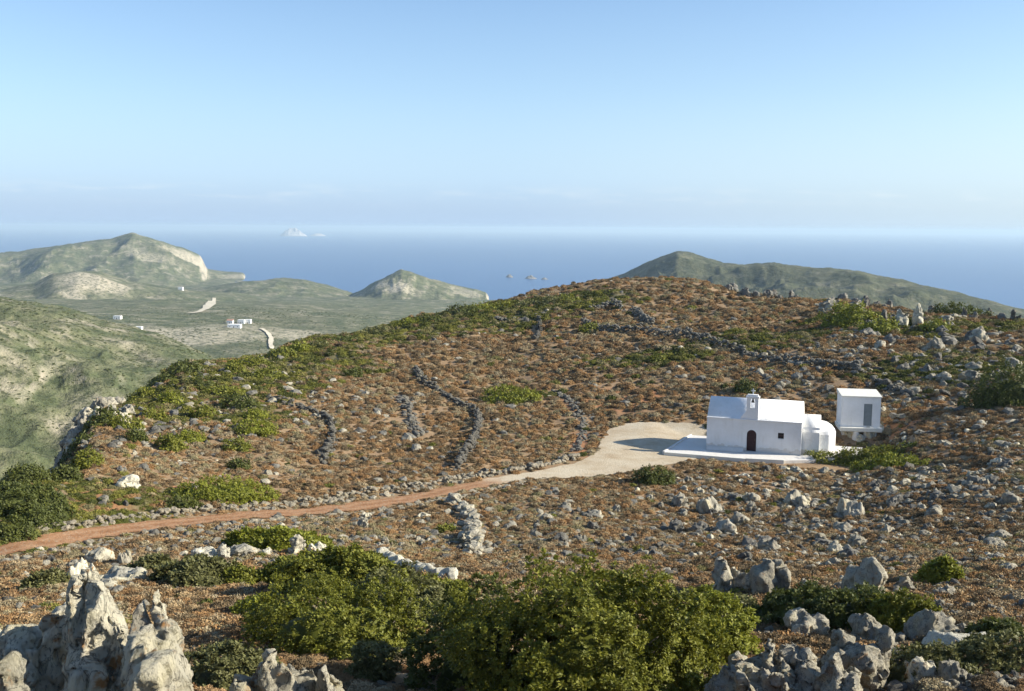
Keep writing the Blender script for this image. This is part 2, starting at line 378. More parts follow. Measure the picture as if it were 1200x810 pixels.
# track and yard sheets
def edge_noise(n, s, amp): return amp*fbm(np.arange(n)*.33, np.zeros(n)+s, o=3, s=s)
tn = np.gradient(TR, axis=0); tn /= np.hypot(*tn.T)[:, None]; nrm = np.stack([-tn[:, 1], tn[:, 0]], 1)
n = len(TR); hw = 1.0
L_ = TR+nrm*(hw+edge_noise(n, 1, .5))[:, None]; R__ = TR-nrm*(hw+edge_noise(n, 2, .5))[:, None]
def loft(name, A, B, k, mat, off, attrs=None):
    t = np.linspace(0, 1, k)[None, :, None]; P = A[:, None, :]*(1-t)+B[:, None, :]*t
    me = grid_mesh(name, P[..., 0], P[..., 1], H(P[..., 0], P[..., 1])+off, attrs(P) if attrs else None)
    return tag(link(name, me, mat), kind='structure')
def track_attr(P):
    n, k = P.shape[:2]; u = np.linspace(-1, 1, k)[None, :]+.12*fbm(P[..., 0]/3, P[..., 1]/3, o=2, s=6); v = np.linspace(0, 1, n)[:, None]
    return {'rut': np.exp(-((np.abs(u)-.48)/.2)**2), 'pale': sm((v-.90)/.1+.5*fbm(P[..., 0]/1.6, P[..., 1]/1.6, o=3, s=8)*(v > .8))+0*u}
loft('dirt_track', L_, R__, 18, M['track'], .05, track_attr)
e = edge_noise(90, 5, .7); d_ = (YU-YL)/np.hypot(*(YU-YL).T)[:, None]
loft('gravel_yard', YU+d_*e[:, None], YL-d_*e[::-1, None]*.5, 40, M['gravel'], .054)

# ------------------------------------------------------------------ far land
SEA = -200.
def crest_z(px, py, r): return at(px, py, r)[2]
comps = [  # crest points (px, py, range), front width, back width
 dict(p=[(-500,330,620),(-200,338,700),(0,351,760),(60,364,740),(110,378,700),(160,394,660),(205,411,610),(250,440,560),(320,480,500),(420,620,450)], f=950, b=330, n=13),
 dict(p=[(-500,345,1500),(0,368,1500),(200,371,1500),(300,372,1500),(400,376,1500),(470,382,1500),(560,395,1500),(620,410,1500)], f=900, b=1300, n=9),
 dict(p=[(-500,330,2300),(0,342,2300),(40,333,2300),(62,323,2300),(90,320,2300),(115,322,2300),(150,333,2300),(190,340,2300),(240,346,2300),(300,352,2300),(380,362,2300)], f=420, b=500, n=14),
 dict(p=[(-300,330,2900),(200,340,2900),(250,336,2900),(285,330,2900),(320,328,2900),(355,329,2900),(390,337,2900),(420,346,2900),(450,354,2900),(500,362,2900)], f=500, b=350, n=10),
 dict(p=[(-500,326,3600),(0,326,3600),(120,326,3600),(220,327,3600),(262,329,3600),(290,334,3600)], f=1000, b=700, n=9),
 dict(p=[(-500,286,4000),(-100,298,4000),(0,298,4000),(20,295,4000),(45,290,4000),(80,285,4000),(115,281,4000),(135,280,4000),(147,275,4000),(157,272,4000),(170,277,4000),(195,284,4000),(220,292,4000),(234,299,4000),(239,306,4000),(241,317,4000),(262,321,4000),(285,322,4000),(296,328,4000)], f=700, b=500, n=16),
 dict(p=[(280,352,2500),(400,351,2500),(480,351,2500),(550,353,2500),(590,356,2500),(660,366,2500)], f=800, b=330, n=8),
 dict(p=[(400,350,2750),(425,340,2750),(440,330,2750),(456,323,2750),(470,316,2750),(484,321,2750),(505,329,2750),(530,335,2750),(560,342,2750),(580,350,2750)], f=300, b=260, n=12),
 dict(p=[(560,400,2300),(640,352,2300),(690,338,2300),(720,326,2250),(750,312,2200),(775,300,2150),(792,294,2100),(808,295,2100),(830,302,2050),(848,308,2000),(870,310,1950),(905,309,1900),(950,313,1850),(1000,317,1800),(1050,325,1750),(1100,335,1700),(1150,349,1650),(1200,364,1600),(1300,392,1600),(1500,450,1600)], f=650, b=420, n=16),
]
AF = np.linspace(-1.3, 1.3, 9000); KW = np.exp(-np.linspace(-2, 2, 31)**2); KW /= KW.sum()
for c in comps:
    c['a'] = [math.atan((p[0]-600)/F) for p in c['p']]; c['z'] = [crest_z(*p) for p in c['p']]; c['r'] = [p[2] for p in c['p']]
    c['zf'] = np.convolve(np.pad(np.interp(AF, c['a'], c['z']), 15, mode='edge'), KW, 'valid'); c['rf'] = np.convolve(np.pad(np.interp(AF, c['a'], c['r']), 15, mode='edge'), KW, 'valid')
def HF(x, y):
    r = np.hypot(x, y); a = np.arctan2(x, y); z = np.full(np.shape(x), SEA-25.)
    for i, c in enumerate(comps):
        zc = np.interp(a, AF, c['zf']); rc = np.interp(a, AF, c['rf'])
        rc = rc*(1+.04*fbm(a*14, a*0, o=2, s=60+i))
        d = r-rc; s = np.where(d < 0, np.exp(-(d/c['f'])**2), np.exp(-(d/c['b'])**2))
        edge = sm((a-c['a'][0])/.01)*sm((c['a'][-1]-a)/.01)
        wsc = c['b']*.55
        ero = ridged(x/wsc, y/wsc, o=5, s=70+i)-.5
        hh = (zc-(SEA-25))*s*edge
        z = np.maximum(z, (SEA-25)+hh+c['n']*ero*np.clip(hh/90, 0, 1)*np.clip(np.abs(d)/(c['b']*.6)+.12, 0, 1)*2.6+c['n']*.22*fbm(x/(wsc*.12), y/(wsc*.12), o=3, s=80+i)*np.clip(hh/90, 0, 1))
    return z
azf = np.r_[np.linspace(-1.2, -.52, 50)[:-1], np.linspace(-.52, .52, 1300), np.linspace(.52, 1.2, 50)[1:]]
rf = np.exp(np.linspace(math.log(230), math.log(6200), 560))
A_, R_ = np.meshgrid(azf, rf, indexing='ij'); X = R_*np.sin(A_); Y = R_*np.cos(A_); Z = HF(X, Y)
def mat_hills():
    m = NT('hill_scrubland'); v = worldpos(m)
    big = m.noise(v, .0045, 7, .6); mid = m.noise(v, .028, 7, .68, .5); fine = m.noise(v, .14, 5, .7)
    c = m.ramp(mid, [(.30, (.055, .068, .035)), (.44, (.105, .12, .058)), (.54, (.16, .16, .09)), (.64, (.30, .27, .19))])
    c = m.mix(m.ramp(big, [(.5, 0.), (.75, .35)]), c, (.19, .165, .10))
    c = m.mix(m.ramp(fine, [(.36, .75), (.52, 0.)]), c, (.03, .042, .02))
    g = m.n('ShaderNodeNewGeometry'); sx = m.n('ShaderNodeSeparateXYZ'); m.l(g.outputs['Normal'], sx.inputs[0])
    steep = m.ramp(sx.outputs['Z'], [(.62, 1.), (.80, 0.)])
    c = m.mix(steep, c, m.ramp(m.noise(v, .05, 6, .7), [(.38, (.16, .16, .11)), (.5, (.33, .29, .22)), (.62, (.44, .39, .30))]))
    pal = m.n('ShaderNodeAttribute', attribute_name='pale')
    pm = m.n('ShaderNodeMath', operation='MULTIPLY'); m.l(pal.outputs['Fac'], pm.inputs[0]); m.l(m.ramp(fine, [(.38, .08), (.56, 1.)]), pm.inputs[1])
    c = m.mix(pm.outputs[0], c, (.48, .42, .31))
    mq = m.n('ShaderNodeAttribute', attribute_name='scrub_shade'); shd_c = m.ramp(mid, [(.35, (.03, .036, .022)), (.6, (.075, .08, .045))]); shd_k = m.n('ShaderNodeMath', operation='MULTIPLY'); m.l(mq.outputs['Fac'], shd_k.inputs[0]); shd_k.inputs[1].default_value = .8  # dark tone holding the hill's painted shade and its darker scrub
    c = m.mix(shd_k.outputs[0], c, shd_c)
    m.bump(fine, 3.5, .8)
    return m.base(c, .95, .1)
M['hills'] = mat_hills()
def hitf(px, py, r1=260): return hit0(px, py, HF, r1, 6000)
PALE = [(hitf(px, py, rm), rx, ry, a) for px, py, rm, rx, ry, a in [(95,330,1700,60,90,.8),(120,332,1700,50,60,.9),(228,306,3500,60,160,.8),(215,300,3500,60,120,.6),(180,302,3500,90,60,.5),(275,324,3500,60,90,.7),
  (465,336,2300,30,40,.9),(445,333,2300,35,40,.6),(545,343,2300,45,60,.6),(480,340,2300,30,30,.7),(205,395,900,90,60,.75),(225,392,900,70,60,.6),(360,395,900,60,60,.7),(300,385,900,60,30,.5),(235,365,1300,90,20,.35),
  (5,415,300,9,6,.45),(60,430,300,7,8,.35),(20,460,300,7,8,.4),(150,400,300,10,10,.2),(310,328,2500,60,60,.4)]]
pale = np.zeros(X.shape)
for i, (c, rx, ry, a) in enumerate(PALE):
    s_ = max(rx, ry)
    d = np.hypot((X-c[0])/rx, (Y-c[1])/ry)+.9*fbm(X/(s_*.6), Y/(s_*.6), o=4, s=90+i)
    pale = np.maximum(pale, a*(1-sm((d-.7)/.5)))
a_ = np.arctan2(X, Y); r_ = np.hypot(X, Y)
shade_mask = sm((a_-math.atan(60/F))/.05)*sm((r_-1300)/200)*np.clip(.8+.6*fbm(X/160, Y/160, o=4, s=33), .2, 1)  # right hill's shade and darker scrub painted together as one dark tone
tag(link('hills', grid_mesh('hills', X, Y, Z, {'pale': pale, 'scrub_shade': shade_mask}), M['hills']), kind='structure')

# pale dirt roads in the valley, small quarry scar
M['pale_road'] = mat_plain('pale_dirt', (.56, .50, .38), .95, .1, .12, .3, .1, True)
def far_road(pts, w, name, rm=900):
    P = resamp([hitf(px, py, rm) for px, py in pts], 60); t = np.gradient(P, axis=0); t /= np.hypot(*t.T)[:, None]; nn = np.stack([-t[:, 1], t[:, 0]], 1)
    w = np.interp(np.linspace(0, 1, 60), np.linspace(0, 1, len(w)), w)*(1+edge_noise(60, 31, .4))
    A = P+nn*w[:, None]; B = P-nn*w[:, None]; k = np.linspace(0, 1, 10)[None, :, None]; G = A[:, None, :]*(1-k)+B[:, None, :]*k
    o = link(name, grid_mesh(name, G[..., 0], G[..., 1], HF(G[..., 0], G[..., 1])+1.5), M['pale_road']); return tag(o, kind='structure')
far_road([(306,386),(314,391),(318,397),(317,404),(319,410)], [2.6, 3, 2.8], 'valley_road')
far_road([(220,368),(232,367),(242,362),(248,355),(251,350)], [3, 9, 6, 3.5], 'hill_road', 1300)

# ------------------------------------------------------------------ sea
def mat_sea():
    m = NT('sea_water'); v = worldpos(m)
    m.base((.012, .055, .135), .28, .5); m.b.inputs['IOR'].default_value = 1.33
    m.bump(m.noise(v, .03, 6, .6), 6, .35)
    c = m.ramp(m.noise(v, .00035, 4), [(.3, (.010, .060, .175)), (.7, (.014, .074, .205))]); m.l(c, m.b.inputs['Base Color'])
    return m.m
M['sea'] = mat_sea()
aS = np.linspace(-math.pi, math.pi, 181); rS = np.exp(np.linspace(math.log(200), math.log(60000), 60))
A_, R_ = np.meshgrid(aS, rS, indexing='ij')
tag(link('sea', grid_mesh('sea', R_*np.sin(A_), R_*np.cos(A_), R_*0+SEA), M['sea']), kind='structure')

# islets
def islet(name, px, py, wpx, hpx, r, label, cat, seed, mat, depth=.6):
    c = at(px, py, r); w = wpx/F*r/2; h = hpx/F*r
    n = 90; u = np.linspace(-1.15, 1.15, n); A, B = np.meshgrid(u, u, indexing='ij')
    d = np.hypot(A, B)
    z = np.clip(1-d**1.6, -.4, 1)*(.62+.55*fbm(A*1.7+seed, B*1.7, o=4, s=seed))+.22*ridged(A*4+seed, B*4, o=4, s=seed)*(d < 1.05)*np.clip(1.1-d, 0, 1)
    z = z/z.max()
    o = link(name, grid_mesh(name, A*w, B*w*depth, np.where(z > 0, z*h, z*h-5)), mat, None, (c[0], c[1], SEA))
    o.rotation_euler.z = -math.atan2(c[0], c[1])
    return tag(o, label, cat)
M['islet'] = mat_plain('islet_rock', (.22, .21, .19), .95, .01, .3, 3, .1)
M['islet_white'] = mat_plain('pale_islet_rock', (.46, .43, .39), .95, .01, .25, 3, .1)
islet('rocky_islet', 344, 279, 31, 10, 21000, 'pale rocky islet just under the sea horizon', 'islet', 3, M['islet_white'])
islet('rocky_islet', 372, 279.5, 20, 3.2, 21500, 'low flat islet right of the pale rocky islet near the horizon', 'islet', 8, M['islet_white'])
islet('sea_rock', 597, 334, 9, 3.5, 4000, 'small lone sea rock left of the wider reef', 'sea rock', 5, M['islet'])
islet('sea_rock', 622, 336, 15, 4.2, 3900, 'wider reef of rocks in the sea beyond the middle of the hill', 'sea rock', 6, M['islet'])
islet('sea_rock', 638, 337, 9, 2.4, 3850, 'low rock at the right end of the reef in the sea', 'sea rock', 12, M['islet'])

# ------------------------------------------------------------------ rocks
def rock_mesh(name, lumps, voxel, seed, amp=1.0, stretch=.4, freq=1.0, sat=2, taper=.35, box=.8):
    """lumps: (cx,cy,cz, rx,ry,rz, tiltx, tilty): angular blocks fused, then weathered"""
    bm = bmesh.new(); rn = random.Random(seed*7+1); allL = []
    for L in lumps:
        allL.append(L); cx, cy, cz, rx, ry, rz, tx, ty = L
        for k in range(sat):
            a = rn.uniform(0, 6.28); q = rn.uniform(.35, .5)
            allL.append((cx+math.cos(a)*rx*.6, cy+math.sin(a)*ry*.6, cz+rz*rn.uniform(-.3, .1), rx*q*1.2, ry*q*1.2, rz*rn.uniform(.4, .7), tx+rn.uniform(-.35, .35), ty+rn.uniform(-.35, .35)))
    for (cx, cy, cz, rx, ry, rz, tx, ty) in allL:
        mt = Matrix.Translation((cx, cy, cz))@Matrix.Rotation(ty, 4, 'Y')@Matrix.Rotation(tx, 4, 'X')@Matrix.Diagonal((rx, ry, rz, 1))
        vs = bmesh.ops.create_icosphere(bm, subdivisions=4, radius=1)['verts']
        pl = []
        for k in range(13):
            n = Vector((rn.gauss(0, 1), rn.gauss(0, 1), rn.gauss(0, .7))).normalized(); pl.append((n, rn.uniform(.62, .92)))
        for v in vs:
            c0 = v.co; p = Vector([math.copysign(abs(t)**e_, t) for t, e_ in zip(c0, (.8, .8, box))])*1.08; k_ = 1.12-taper*(p.z+1)/2; p.x *= k_; p.y *= k_
            for n, d in pl:
                e = p.dot(n)-d
                if e > 0: p = p-n*e
            v.co = mt@p
    me = bpy.data.meshes.new('t'); bm.to_mesh(me); bm.free()
    o = bpy.data.objects.new('t', me); COL.objects.link(o)
    md = o.modifiers.new('r', 'REMESH'); md.mode = 'VOXEL'; md.voxel_size = voxel; md.use_smooth_shade = True
    dg = bpy.context.evaluated_depsgraph_get(); dg.update()
    out = bpy.data.meshes.new_from_object(o.evaluated_get(dg)); out.name = name
    bpy.data.objects.remove(o); bpy.data.meshes.remove(me)
    n = len(out.vertices); rg = np.random.default_rng(seed)
    def get():
        V = np.empty(n*3, np.float32); out.vertices.foreach_get('co', V); N = np.empty(n*3, np.float32); out.vertices.foreach_get('normal', N)
        return V.reshape(-1, 3).astype(float), N.reshape(-1, 3).astype(float)
    def put(V): out.vertices.foreach_set('co', V.astype(np.float32).ravel()); out.update()
    # broad weathering
    V, N = get(); x, y, z = (V*freq).T; x = x+seed*3.1
    put(V+N*(.09*(ridged(x*1.7, y*1.7, z*1.7*stretch, 2, seed)-.2)*amp/freq)[:, None])
    # fracture the surface into tilted facets, coarse then fine
    for cell, tilt, k_ in ((.34/freq, .38, .85), (.13/freq, .45, .75)):
        V, N = get(); m_ = int(np.clip(n*(voxel/cell)**2*1.3, 8, 1500)); ids = rg.choice(n, min(m_, n), False)
        Sx = V[ids]; Sn = N[ids]+rg.normal(0, tilt, (len(ids), 3)); Sn /= np.linalg.norm(Sn, axis=1, keepdims=True)
        W = V*np.array([1, 1, max(.45, stretch)]); Sw = Sx*np.array([1, 1, max(.45, stretch)])
        W = W+.22*cell*np.stack([vn(V[:, 0]*4/cell*.3, V[:, 1]*4/cell*.3, V[:, 2]*4/cell*.3, 7+q) for q in range(3)], 1)
        near_ = np.empty(n, int)
        for i in range(0, n, 4000):
            near_[i:i+4000] = ((W[i:i+4000, None, :]-Sw[None])**2).sum(-1).argmin(1)
        d = ((V-Sx[near_])*Sn[near_]).sum(1); d = np.clip(d, -.30*cell, .30*cell)
        put(V-Sn[near_]*(d*k_*min(1, amp))[:, None])
    V, N = get(); x, y, z = (V*freq).T; x = x+seed*3.1; st_ = min(1, stretch*1.5)
    g = 1-np.abs(vn(x*3.4+.8*vn(x*2, y*2, z*2, 5), y*3.4, z*3.4*stretch, seed+2))
    d = -.09*np.clip(g, 0, 1)**10+.03*fbm(x*9, y*9, z*9*st_, 3, seed+9)-.016*(1-np.abs(vn(x*19, y*19, z*15, seed+4)))**5
    put(V+N*(d*amp/freq)[:, None])
    out.polygons.foreach_set('use_smooth', np.full(len(out.polygons), True))
    return out
def rl(k, spread, hgt, seed, wide=.45):
    rn = random.Random(seed); L = [(0, 0, hgt*.25, wide, wide*.8, hgt*.6, 0, 0)]
    for i in range(k):
        a = rn.uniform(0, 6.28); d = rn.uniform(.2, 1)*spread; s = rn.uniform(.45, .95)
        L.append((math.cos(a)*d, math.sin(a)*d*.8, hgt*rn.uniform(0, .3)*s, wide*s*rn.uniform(.5, .9), wide*s*rn.uniform(.5, .9), hgt*s*rn.uniform(.4, .8), rn.uniform(-.4, .4), rn.uniform(-.4, .4)))
    return L
craggy = [rock_mesh('craggy_rock', rl(5, .38, .55, 100+i), .045, 20+i, 1.1, .6) for i in range(8)]
spire = [rock_mesh('pinnacle_rock', rl(5, .28, 1.0, 200+i, .27), .045, 40+i, 1.1, .35) for i in range(4)]
slab = [rock_mesh('slab_rock', rl(3, .35, .30, 300+i, .62), .045, 60+i, .7, .8) for i in range(3)]
ALLR = craggy+spire+slab
EXT = {}
for m_ in ALLR:
    V = np.empty(len(m_.vertices)*3, np.float32); m_.vertices.foreach_get('co', V); V = V.reshape(-1, 3); EXT[m_.name] = (np.ptp(V[:, 0]), V[:, 2].max())
RC = {}
def place_rock(me, mat, px, py, wpx, hpx=None, rz=None, label=None, group=None, name='boulder', cat='boulder', sink=.0, pos=None, tilt=.15):
    c = hit(px, py) if pos is None else pos
    r = math.hypot(c[0], c[1]); s = wpx/F*r/EXT[me.name][0]
    key = (me.name, mat.name)
    if key not in RC:
        mm = me if me.users == 0 else me.copy(); mm.materials.clear(); mm.materials.append(mat); RC[key] = mm
        EXT[mm.name] = EXT[me.name]
    o = bpy.data.objects.new(name, RC[key]); COL.objects.link(o)
    sz = s if hpx is None else hpx/F*r/EXT[me.name][1]
    o.scale = (s, s, sz); o.rotation_euler = (random.uniform(-tilt, tilt), random.uniform(-tilt, tilt), random.uniform(0, 6.28) if rz is None else rz)
    o.location = (c[0], c[1], Hs(c[0], c[1])-sink*s)
    return tag(o, label, cat, group)

# --- individually built foreground rocks
def sil(pts, dx=10, hw=15, depth=.28, dy=0., jit=2.0, seed=0):
    rn = random.Random(seed); o = []
    for px in np.arange(pts[0][0], pts[-1][0]+.1, dx):
        o.append((px+rn.uniform(-2, 2), float(np.interp(px, [p[0] for p in pts], [p[1] for p in pts]))+rn.uniform(-jit, jit), hw*rn.uniform(.8, 1.25), dy+rn.uniform(-.3, .3)*depth, depth*rn.uniform(.8, 1.2), rn.uniform(-.08, .08), rn.uniform(-.06, .06)))
    return o
def rr(px, row):
    c = hit(px, row); return math.hypot(c[0], c[1])
def hero(name, spec, r, base_px, label, seed, voxel, mat, amp=1., stretch=.35, freq=1.0, sat=0, taper=.3):
    """spec: lumps as (px of axis, py of top, half width px, depth offset m, depth radius m, tiltX, tiltY) standing on the ground near range r"""
    b = at(base_px, 700, r); gz = Hs(b[0], b[1]); L = []
    for (px, pt, hw_, dy, ry, tx, ty) in spec:
        rr_ = r+dy; top = at(px, pt, rr_); w = hw_/F*rr_
        gz_i = Hs(top[0], top[1])-.25
        h = (top[2]-gz_i)
        L.append((top[0]-b[0], top[1]-b[1], gz_i+h*.42-gz, w*(.8 if r > 24 else (1.15 if len(spec) < 6 and r < 14 else .95)), ry, h*.56, tx, ty))
    me = rock_mesh(name, L, voxel*.8, seed, amp, stretch, freq, sat, taper, .38)
    return tag(link(name, me, mat, None, (b[0], b[1], gz)), label, 'rock')
hero('pinnacle_rock', [(103,671,22,.02,.3,0,0),(85,681,16,.08,.28,0,0),(106,688,34,.0,.28,0,0),(120,706,36,-.02,.3,0,0),(112,726,50,-.1,.34,0,0),(142,722,22,-.05,.28,0,0),(96,752,46,-.25,.36,0,0),(140,764,44,-.3,.36,0,0),(62,716,30,.5,.4,0,.1),(24,736,40,.9,.5,0,0),(-20,752,50,1.0,.5,0,0),(58,745,26,.3,.3,0,0)], 7.6, 105,
     'tall pale limestone pinnacle with twin peaks at the left foreground', 5, .022, M['rock_hero'], .75, .32, 1.5)
hero('boulder', [(188,738,26,.05,.3,0,0),(172,746,24,.1,.28,0,0),(196,752,30,-.1,.3,0,0),(164,766,20,-.1,.25,0,0),(186,776,36,-.25,.3,0,0)], 7.1, 185,
     'rounded pale boulder with an orange stain right of the tall twin pinnacle', 8, .022, M['rock_hero'], .7, .35, 1.5)
hero('boulder', [(20,768,12,0,.2,0,0),(8,775,20,.1,.25,0,0),(38,790,22,-.1,.3,0,0),(-20,785,30,0,.3,0,0)], 6.5, 15,
     'low white rock with orange lichen in the bottom left corner', 12, .022, M['rock_hero'], .7, .4, 1.6)
hero('pinnacle_rock', [(320,764,15,0,.2,0,0),(342,757,14,.1,.2,0,0),(332,768,26,.05,.25,0,0),(356,766,24,0,.28,0,0),(362,768,8,0,.12,0,0),(312,783,24,.1,.3,0,0),(386,776,20,-.1,.25,0,0),(352,780,44,0,.35,0,0),(285,792,24,.1,.2,0,0)], 8.4, 340,
     'jagged grey rock with small spikes and an orange face at the bottom edge', 15, .024, M['rock_hero'], .8, .4, 1.6)
hero('pinnacle_rock', [(184,692,7,0,.2,0,0),(187,706,9,0,.3,0,0),(192,720,10,-.1,.3,0,0)], rr(186, 752), 186,
     'pointed pale rock standing behind the twin pinnacle', 18, .045, M['rock_hero'], .8, .4, 1.)
hero('boulder', [(163,706,13,0,.35,0,0),(168,715,14,0,.35,0,0)], rr(165, 752), 165, 'rounded grey boulder leaning before the pointed pale rock', 19, .045, M['rock'], .35, .8, 1.)
place_rock(slab[0], M['rock_white'], 143, 683, 62, 18, rz=.2, label='long flat pale slab of rock behind the twin pinnacle', name='slab_rock', tilt=.05)
hero('pinnacle_rock', sil([(846,800),(862,782),(880,768),(896,756),(918,750),(936,762),(950,766)], 12, 19, .45, .2, 3, 7)+sil([(845,808),(880,788),(905,780),(935,790),(965,776),(985,780),(1000,800)], 15, 24, .45, -.3, 6, 8), rr(905, 850), 905,
     'broad heap of jagged pale rock at the bottom right of the big bush', 23, .04, M['rock'], 1.1, .5, 1.)
hero('pinnacle_rock', [(1002,738,9,0,.35,0,0),(985,742,16,.2,.4,0,0),(1030,735,11,0,.35,0,.1),(1015,758,26,-.2,.5,0,0),(985,765,24,-.3,.5,0,0)], rr(1005, 806), 1005,
     'cluster of upright grey rock teeth behind the broad jagged rock heap', 27, .045, M['rock'], 1.0, .4, 1.)
hero('boulder', [(940,714,20,0,.7,0,0),(955,724,20,0,.6,0,.3),(930,724,12,.1,.6,0,0)], rr(943, 744), 943, 'wedge shaped grey boulder between the dark green bushes at lower right', 29, .06, M['rock'], .8, .7, .8)
hero('boulder', [(1015,720,16,0,.6,0,0),(1025,728,14,0,.6,0,0)], rr(1018, 752), 1018, 'rough boulder right of the wedge shaped grey boulder', 30, .06, M['rock'], .9, .6, .8)
hero('boulder', [(1085,712,16,0,.7,0,0),(1100,722,22,0,.8,0,.2),(1075,730,14,0,.6,0,0)], rr(1088, 752), 1088, 'sloping grey boulder at the edge of the lower right shrubs', 31, .06, M['rock'], .8, .6, .8)
hero('slab_rock', [(1130,740,34,0,.8,0,.12),(1105,742,24,0,.7,0,0),(1160,748,18,-.2,.6,0,.15)], rr(1130, 764), 1130, 'long smooth pale slab right of the sloping grey boulder', 33, .06, M['rock_white'], .35, .9, .7)
hero('boulder', [(900,656,11,0,.8,0,0),(912,661,13,.2,.9,0,0),(891,668,12,-.3,.8,0,0)], 34, 904, 'tall rounded pale boulder alone above the dark green bushes', 35, .08, M['rock'], .8, .6, .55)
hero('boulder', [(845,656,12,0,.8,0,0),(862,662,14,.2,.8,0,0),(872,668,10,0,.7,0,0)], 35, 855, 'pale broken boulder left of the tall rounded pale boulder', 36, .08, M['rock'], .9, .6, .55)
hero('boulder', [(1018,656,15,0,.9,0,0),(1005,662,10,0,.8,0,0),(1030,664,8,0,.7,0,0)], 33, 1016, 'pale boulder with a grey top above the lower right shrubs', 37, .08, M['rock'], .8, .6, .55)
hero('boulder', [(1008,670,14,0,.7,0,0),(1018,680,12,0,.7,0,0)], rr(1010, 700), 1010, 'pointed boulder just below the pale boulder with a grey top', 38, .07, M['rock'], .8, .5, .6)
hero('boulder', [(948,680,10,0,.6,0,0)], rr(948, 700), 948, 'small upright pale stone right of the tall rounded pale boulder', 39, .06, M['rock'], .9, .6, .8)
place_rock(craggy[0], M['rock_white'], 150, 572, 30, 16, label='bright white boulder alone on the brown slope above the track')
place_rock(craggy[1], M['rock_white'], 242, 656, 36, 16, label='pale boulder left of the pair by the lower left bushes')
place_rock(spire[0], M['rock_white'], 262, 657, 20, 20, label='upright pale boulder between two lower ones near the lower left bushes')
place_rock(craggy[2], M['rock'], 283, 652, 34, 14, label='grey boulder right of the upright pale boulder near the left bushes')
place_rock(spire[1], M['rock_hero'], 346, 650, 26, 26, label='pale forked rock in front of the green mat below the track')
place_rock(craggy[3], M['rock_hero'], 372, 648, 22, 14, label='squat pale rock right of the forked rock below the track')
place_rock(slab[1], M['rock_white'], 310, 652, 16, 9, label='small square pale stone left of the forked rock', name='slab_rock')
place_rock(spire[2], M['rock_white'], 1077, 381, 15, 24, rz=0, label='tall white limestone spire on the right skyline', name='pinnacle_rock', cat='rock', tilt=.1)
place_rock(spire[3], M['rock_white'], 1056, 383, 18, 20, rz=1, label='broad white rock left of the tall white spire on the skyline', name='pinnacle_rock', cat='rock')
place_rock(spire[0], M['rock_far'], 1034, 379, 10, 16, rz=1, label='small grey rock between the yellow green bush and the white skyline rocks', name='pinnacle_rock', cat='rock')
# pale ledge by the big bushes
P = resamp([hit(px, py) for px, py in [(448,652),(462,660),(478,668),(500,673),(530,678)]], 24)
L = [(P[i][0]-P[12][0], P[i][1]-P[12][1], .1+Hs(*P[i])-Hs(*P[12]), .35, .45, .28, 0, 0) for i in range(24)]
tag(link('rock_ledge', rock_mesh('rock_ledge', L, .07, 44, .5, .9, .8), M['rock_white'], None, (P[12][0], P[12][1], Hs(*P[12]))), 'narrow pale stone ledge curving beside the green thicket', 'ledge')

# --- scattered boulders, by region
def quad(q): 
    u, v = random.random(), random.random(); a, b, c, d = q
    t = [a[i]*(1-u)+b[i]*u for i in (0, 1)]; w = [d[i]*(1-u)+c[i]*u for i in (0, 1)]
    return t[0]*(1-v)+w[0]*v, t[1]*(1-v)+w[1]*v
bush_fp = []
def scatter_boulders(q, n, s0, s1, label, group, protos, mats, pw=2.0, minh=.55):
    k = 0; tries = 0
    while k < n and tries < n*8:
        tries += 1
        px, py = quad(q); c = hit(px, py)
        if flat_mask(np.array([c[0]]), np.array([c[1]]))[0] > .5: continue
        if math.hypot(c[0], c[1]) > 300: continue
        w = s0+(s1-s0)*random.random()**pw
        me = random.choice(protos); mt = M[random.choice(mats)]
        place_rock(me, mt, px, py, w, w*random.uniform(minh, 1.0)*.75, label=label, group=group, pos=c, sink=.12); k += 1
scatter_boulders([(1040,770),(1200,775),(1200,812),(1040,812)], 18, 22, 50, 'rough grey boulder among low shrubs in the bottom right corner', 'boulders in the bottom right corner', craggy, ['rock', 'rock_hero'])
scatter_boulders([(950,690),(1200,690),(1200,765),(1040,765)], 34, 12, 40, 'grey boulder between the lower right shrubs', 'boulders between the lower right shrubs', craggy+spire, ['rock'])
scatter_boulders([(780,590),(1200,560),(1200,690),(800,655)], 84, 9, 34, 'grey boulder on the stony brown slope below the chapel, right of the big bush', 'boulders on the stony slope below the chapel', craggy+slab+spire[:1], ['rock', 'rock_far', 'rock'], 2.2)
scatter_boulders([(560,595),(780,595),(780,655),(580,655)], 26, 8, 24, 'grey boulder on the brown slope above the big green bush', 'boulders above the big green bush', craggy+slab, ['rock', 'rock_far'], 2)
scatter_boulders([(0,662),(180,650),(220,700),(0,740)], 16, 12, 34, 'pale boulder on the slope below the left end of the track', 'boulders below the left end of the track', craggy+slab, ['rock', 'rock_hero'], 1.6)
scatter_boulders([(180,625),(520,605),(520,650),(200,650)], 26, 7, 20, 'pale stone just below the middle of the red track', 'stones just below the red track', craggy+slab, ['rock', 'rock_hero'], 1.6)
scatter_boulders([(150,500),(300,470),(300,540),(130,560)], 22, 7, 15, 'grey boulder on the scrubby slope above the left part of the track', 'boulders above the left part of the track', craggy, ['rock', 'rock_far'], 1.5)
scatter_boulders([(70,505),(105,485),(160,470),(145,500)], 9, 12, 24, 'pale outcrop rock on the left crest of the hill', 'rocks on the left crest', craggy+spire, ['rock_hero', 'rock'], 1.2)
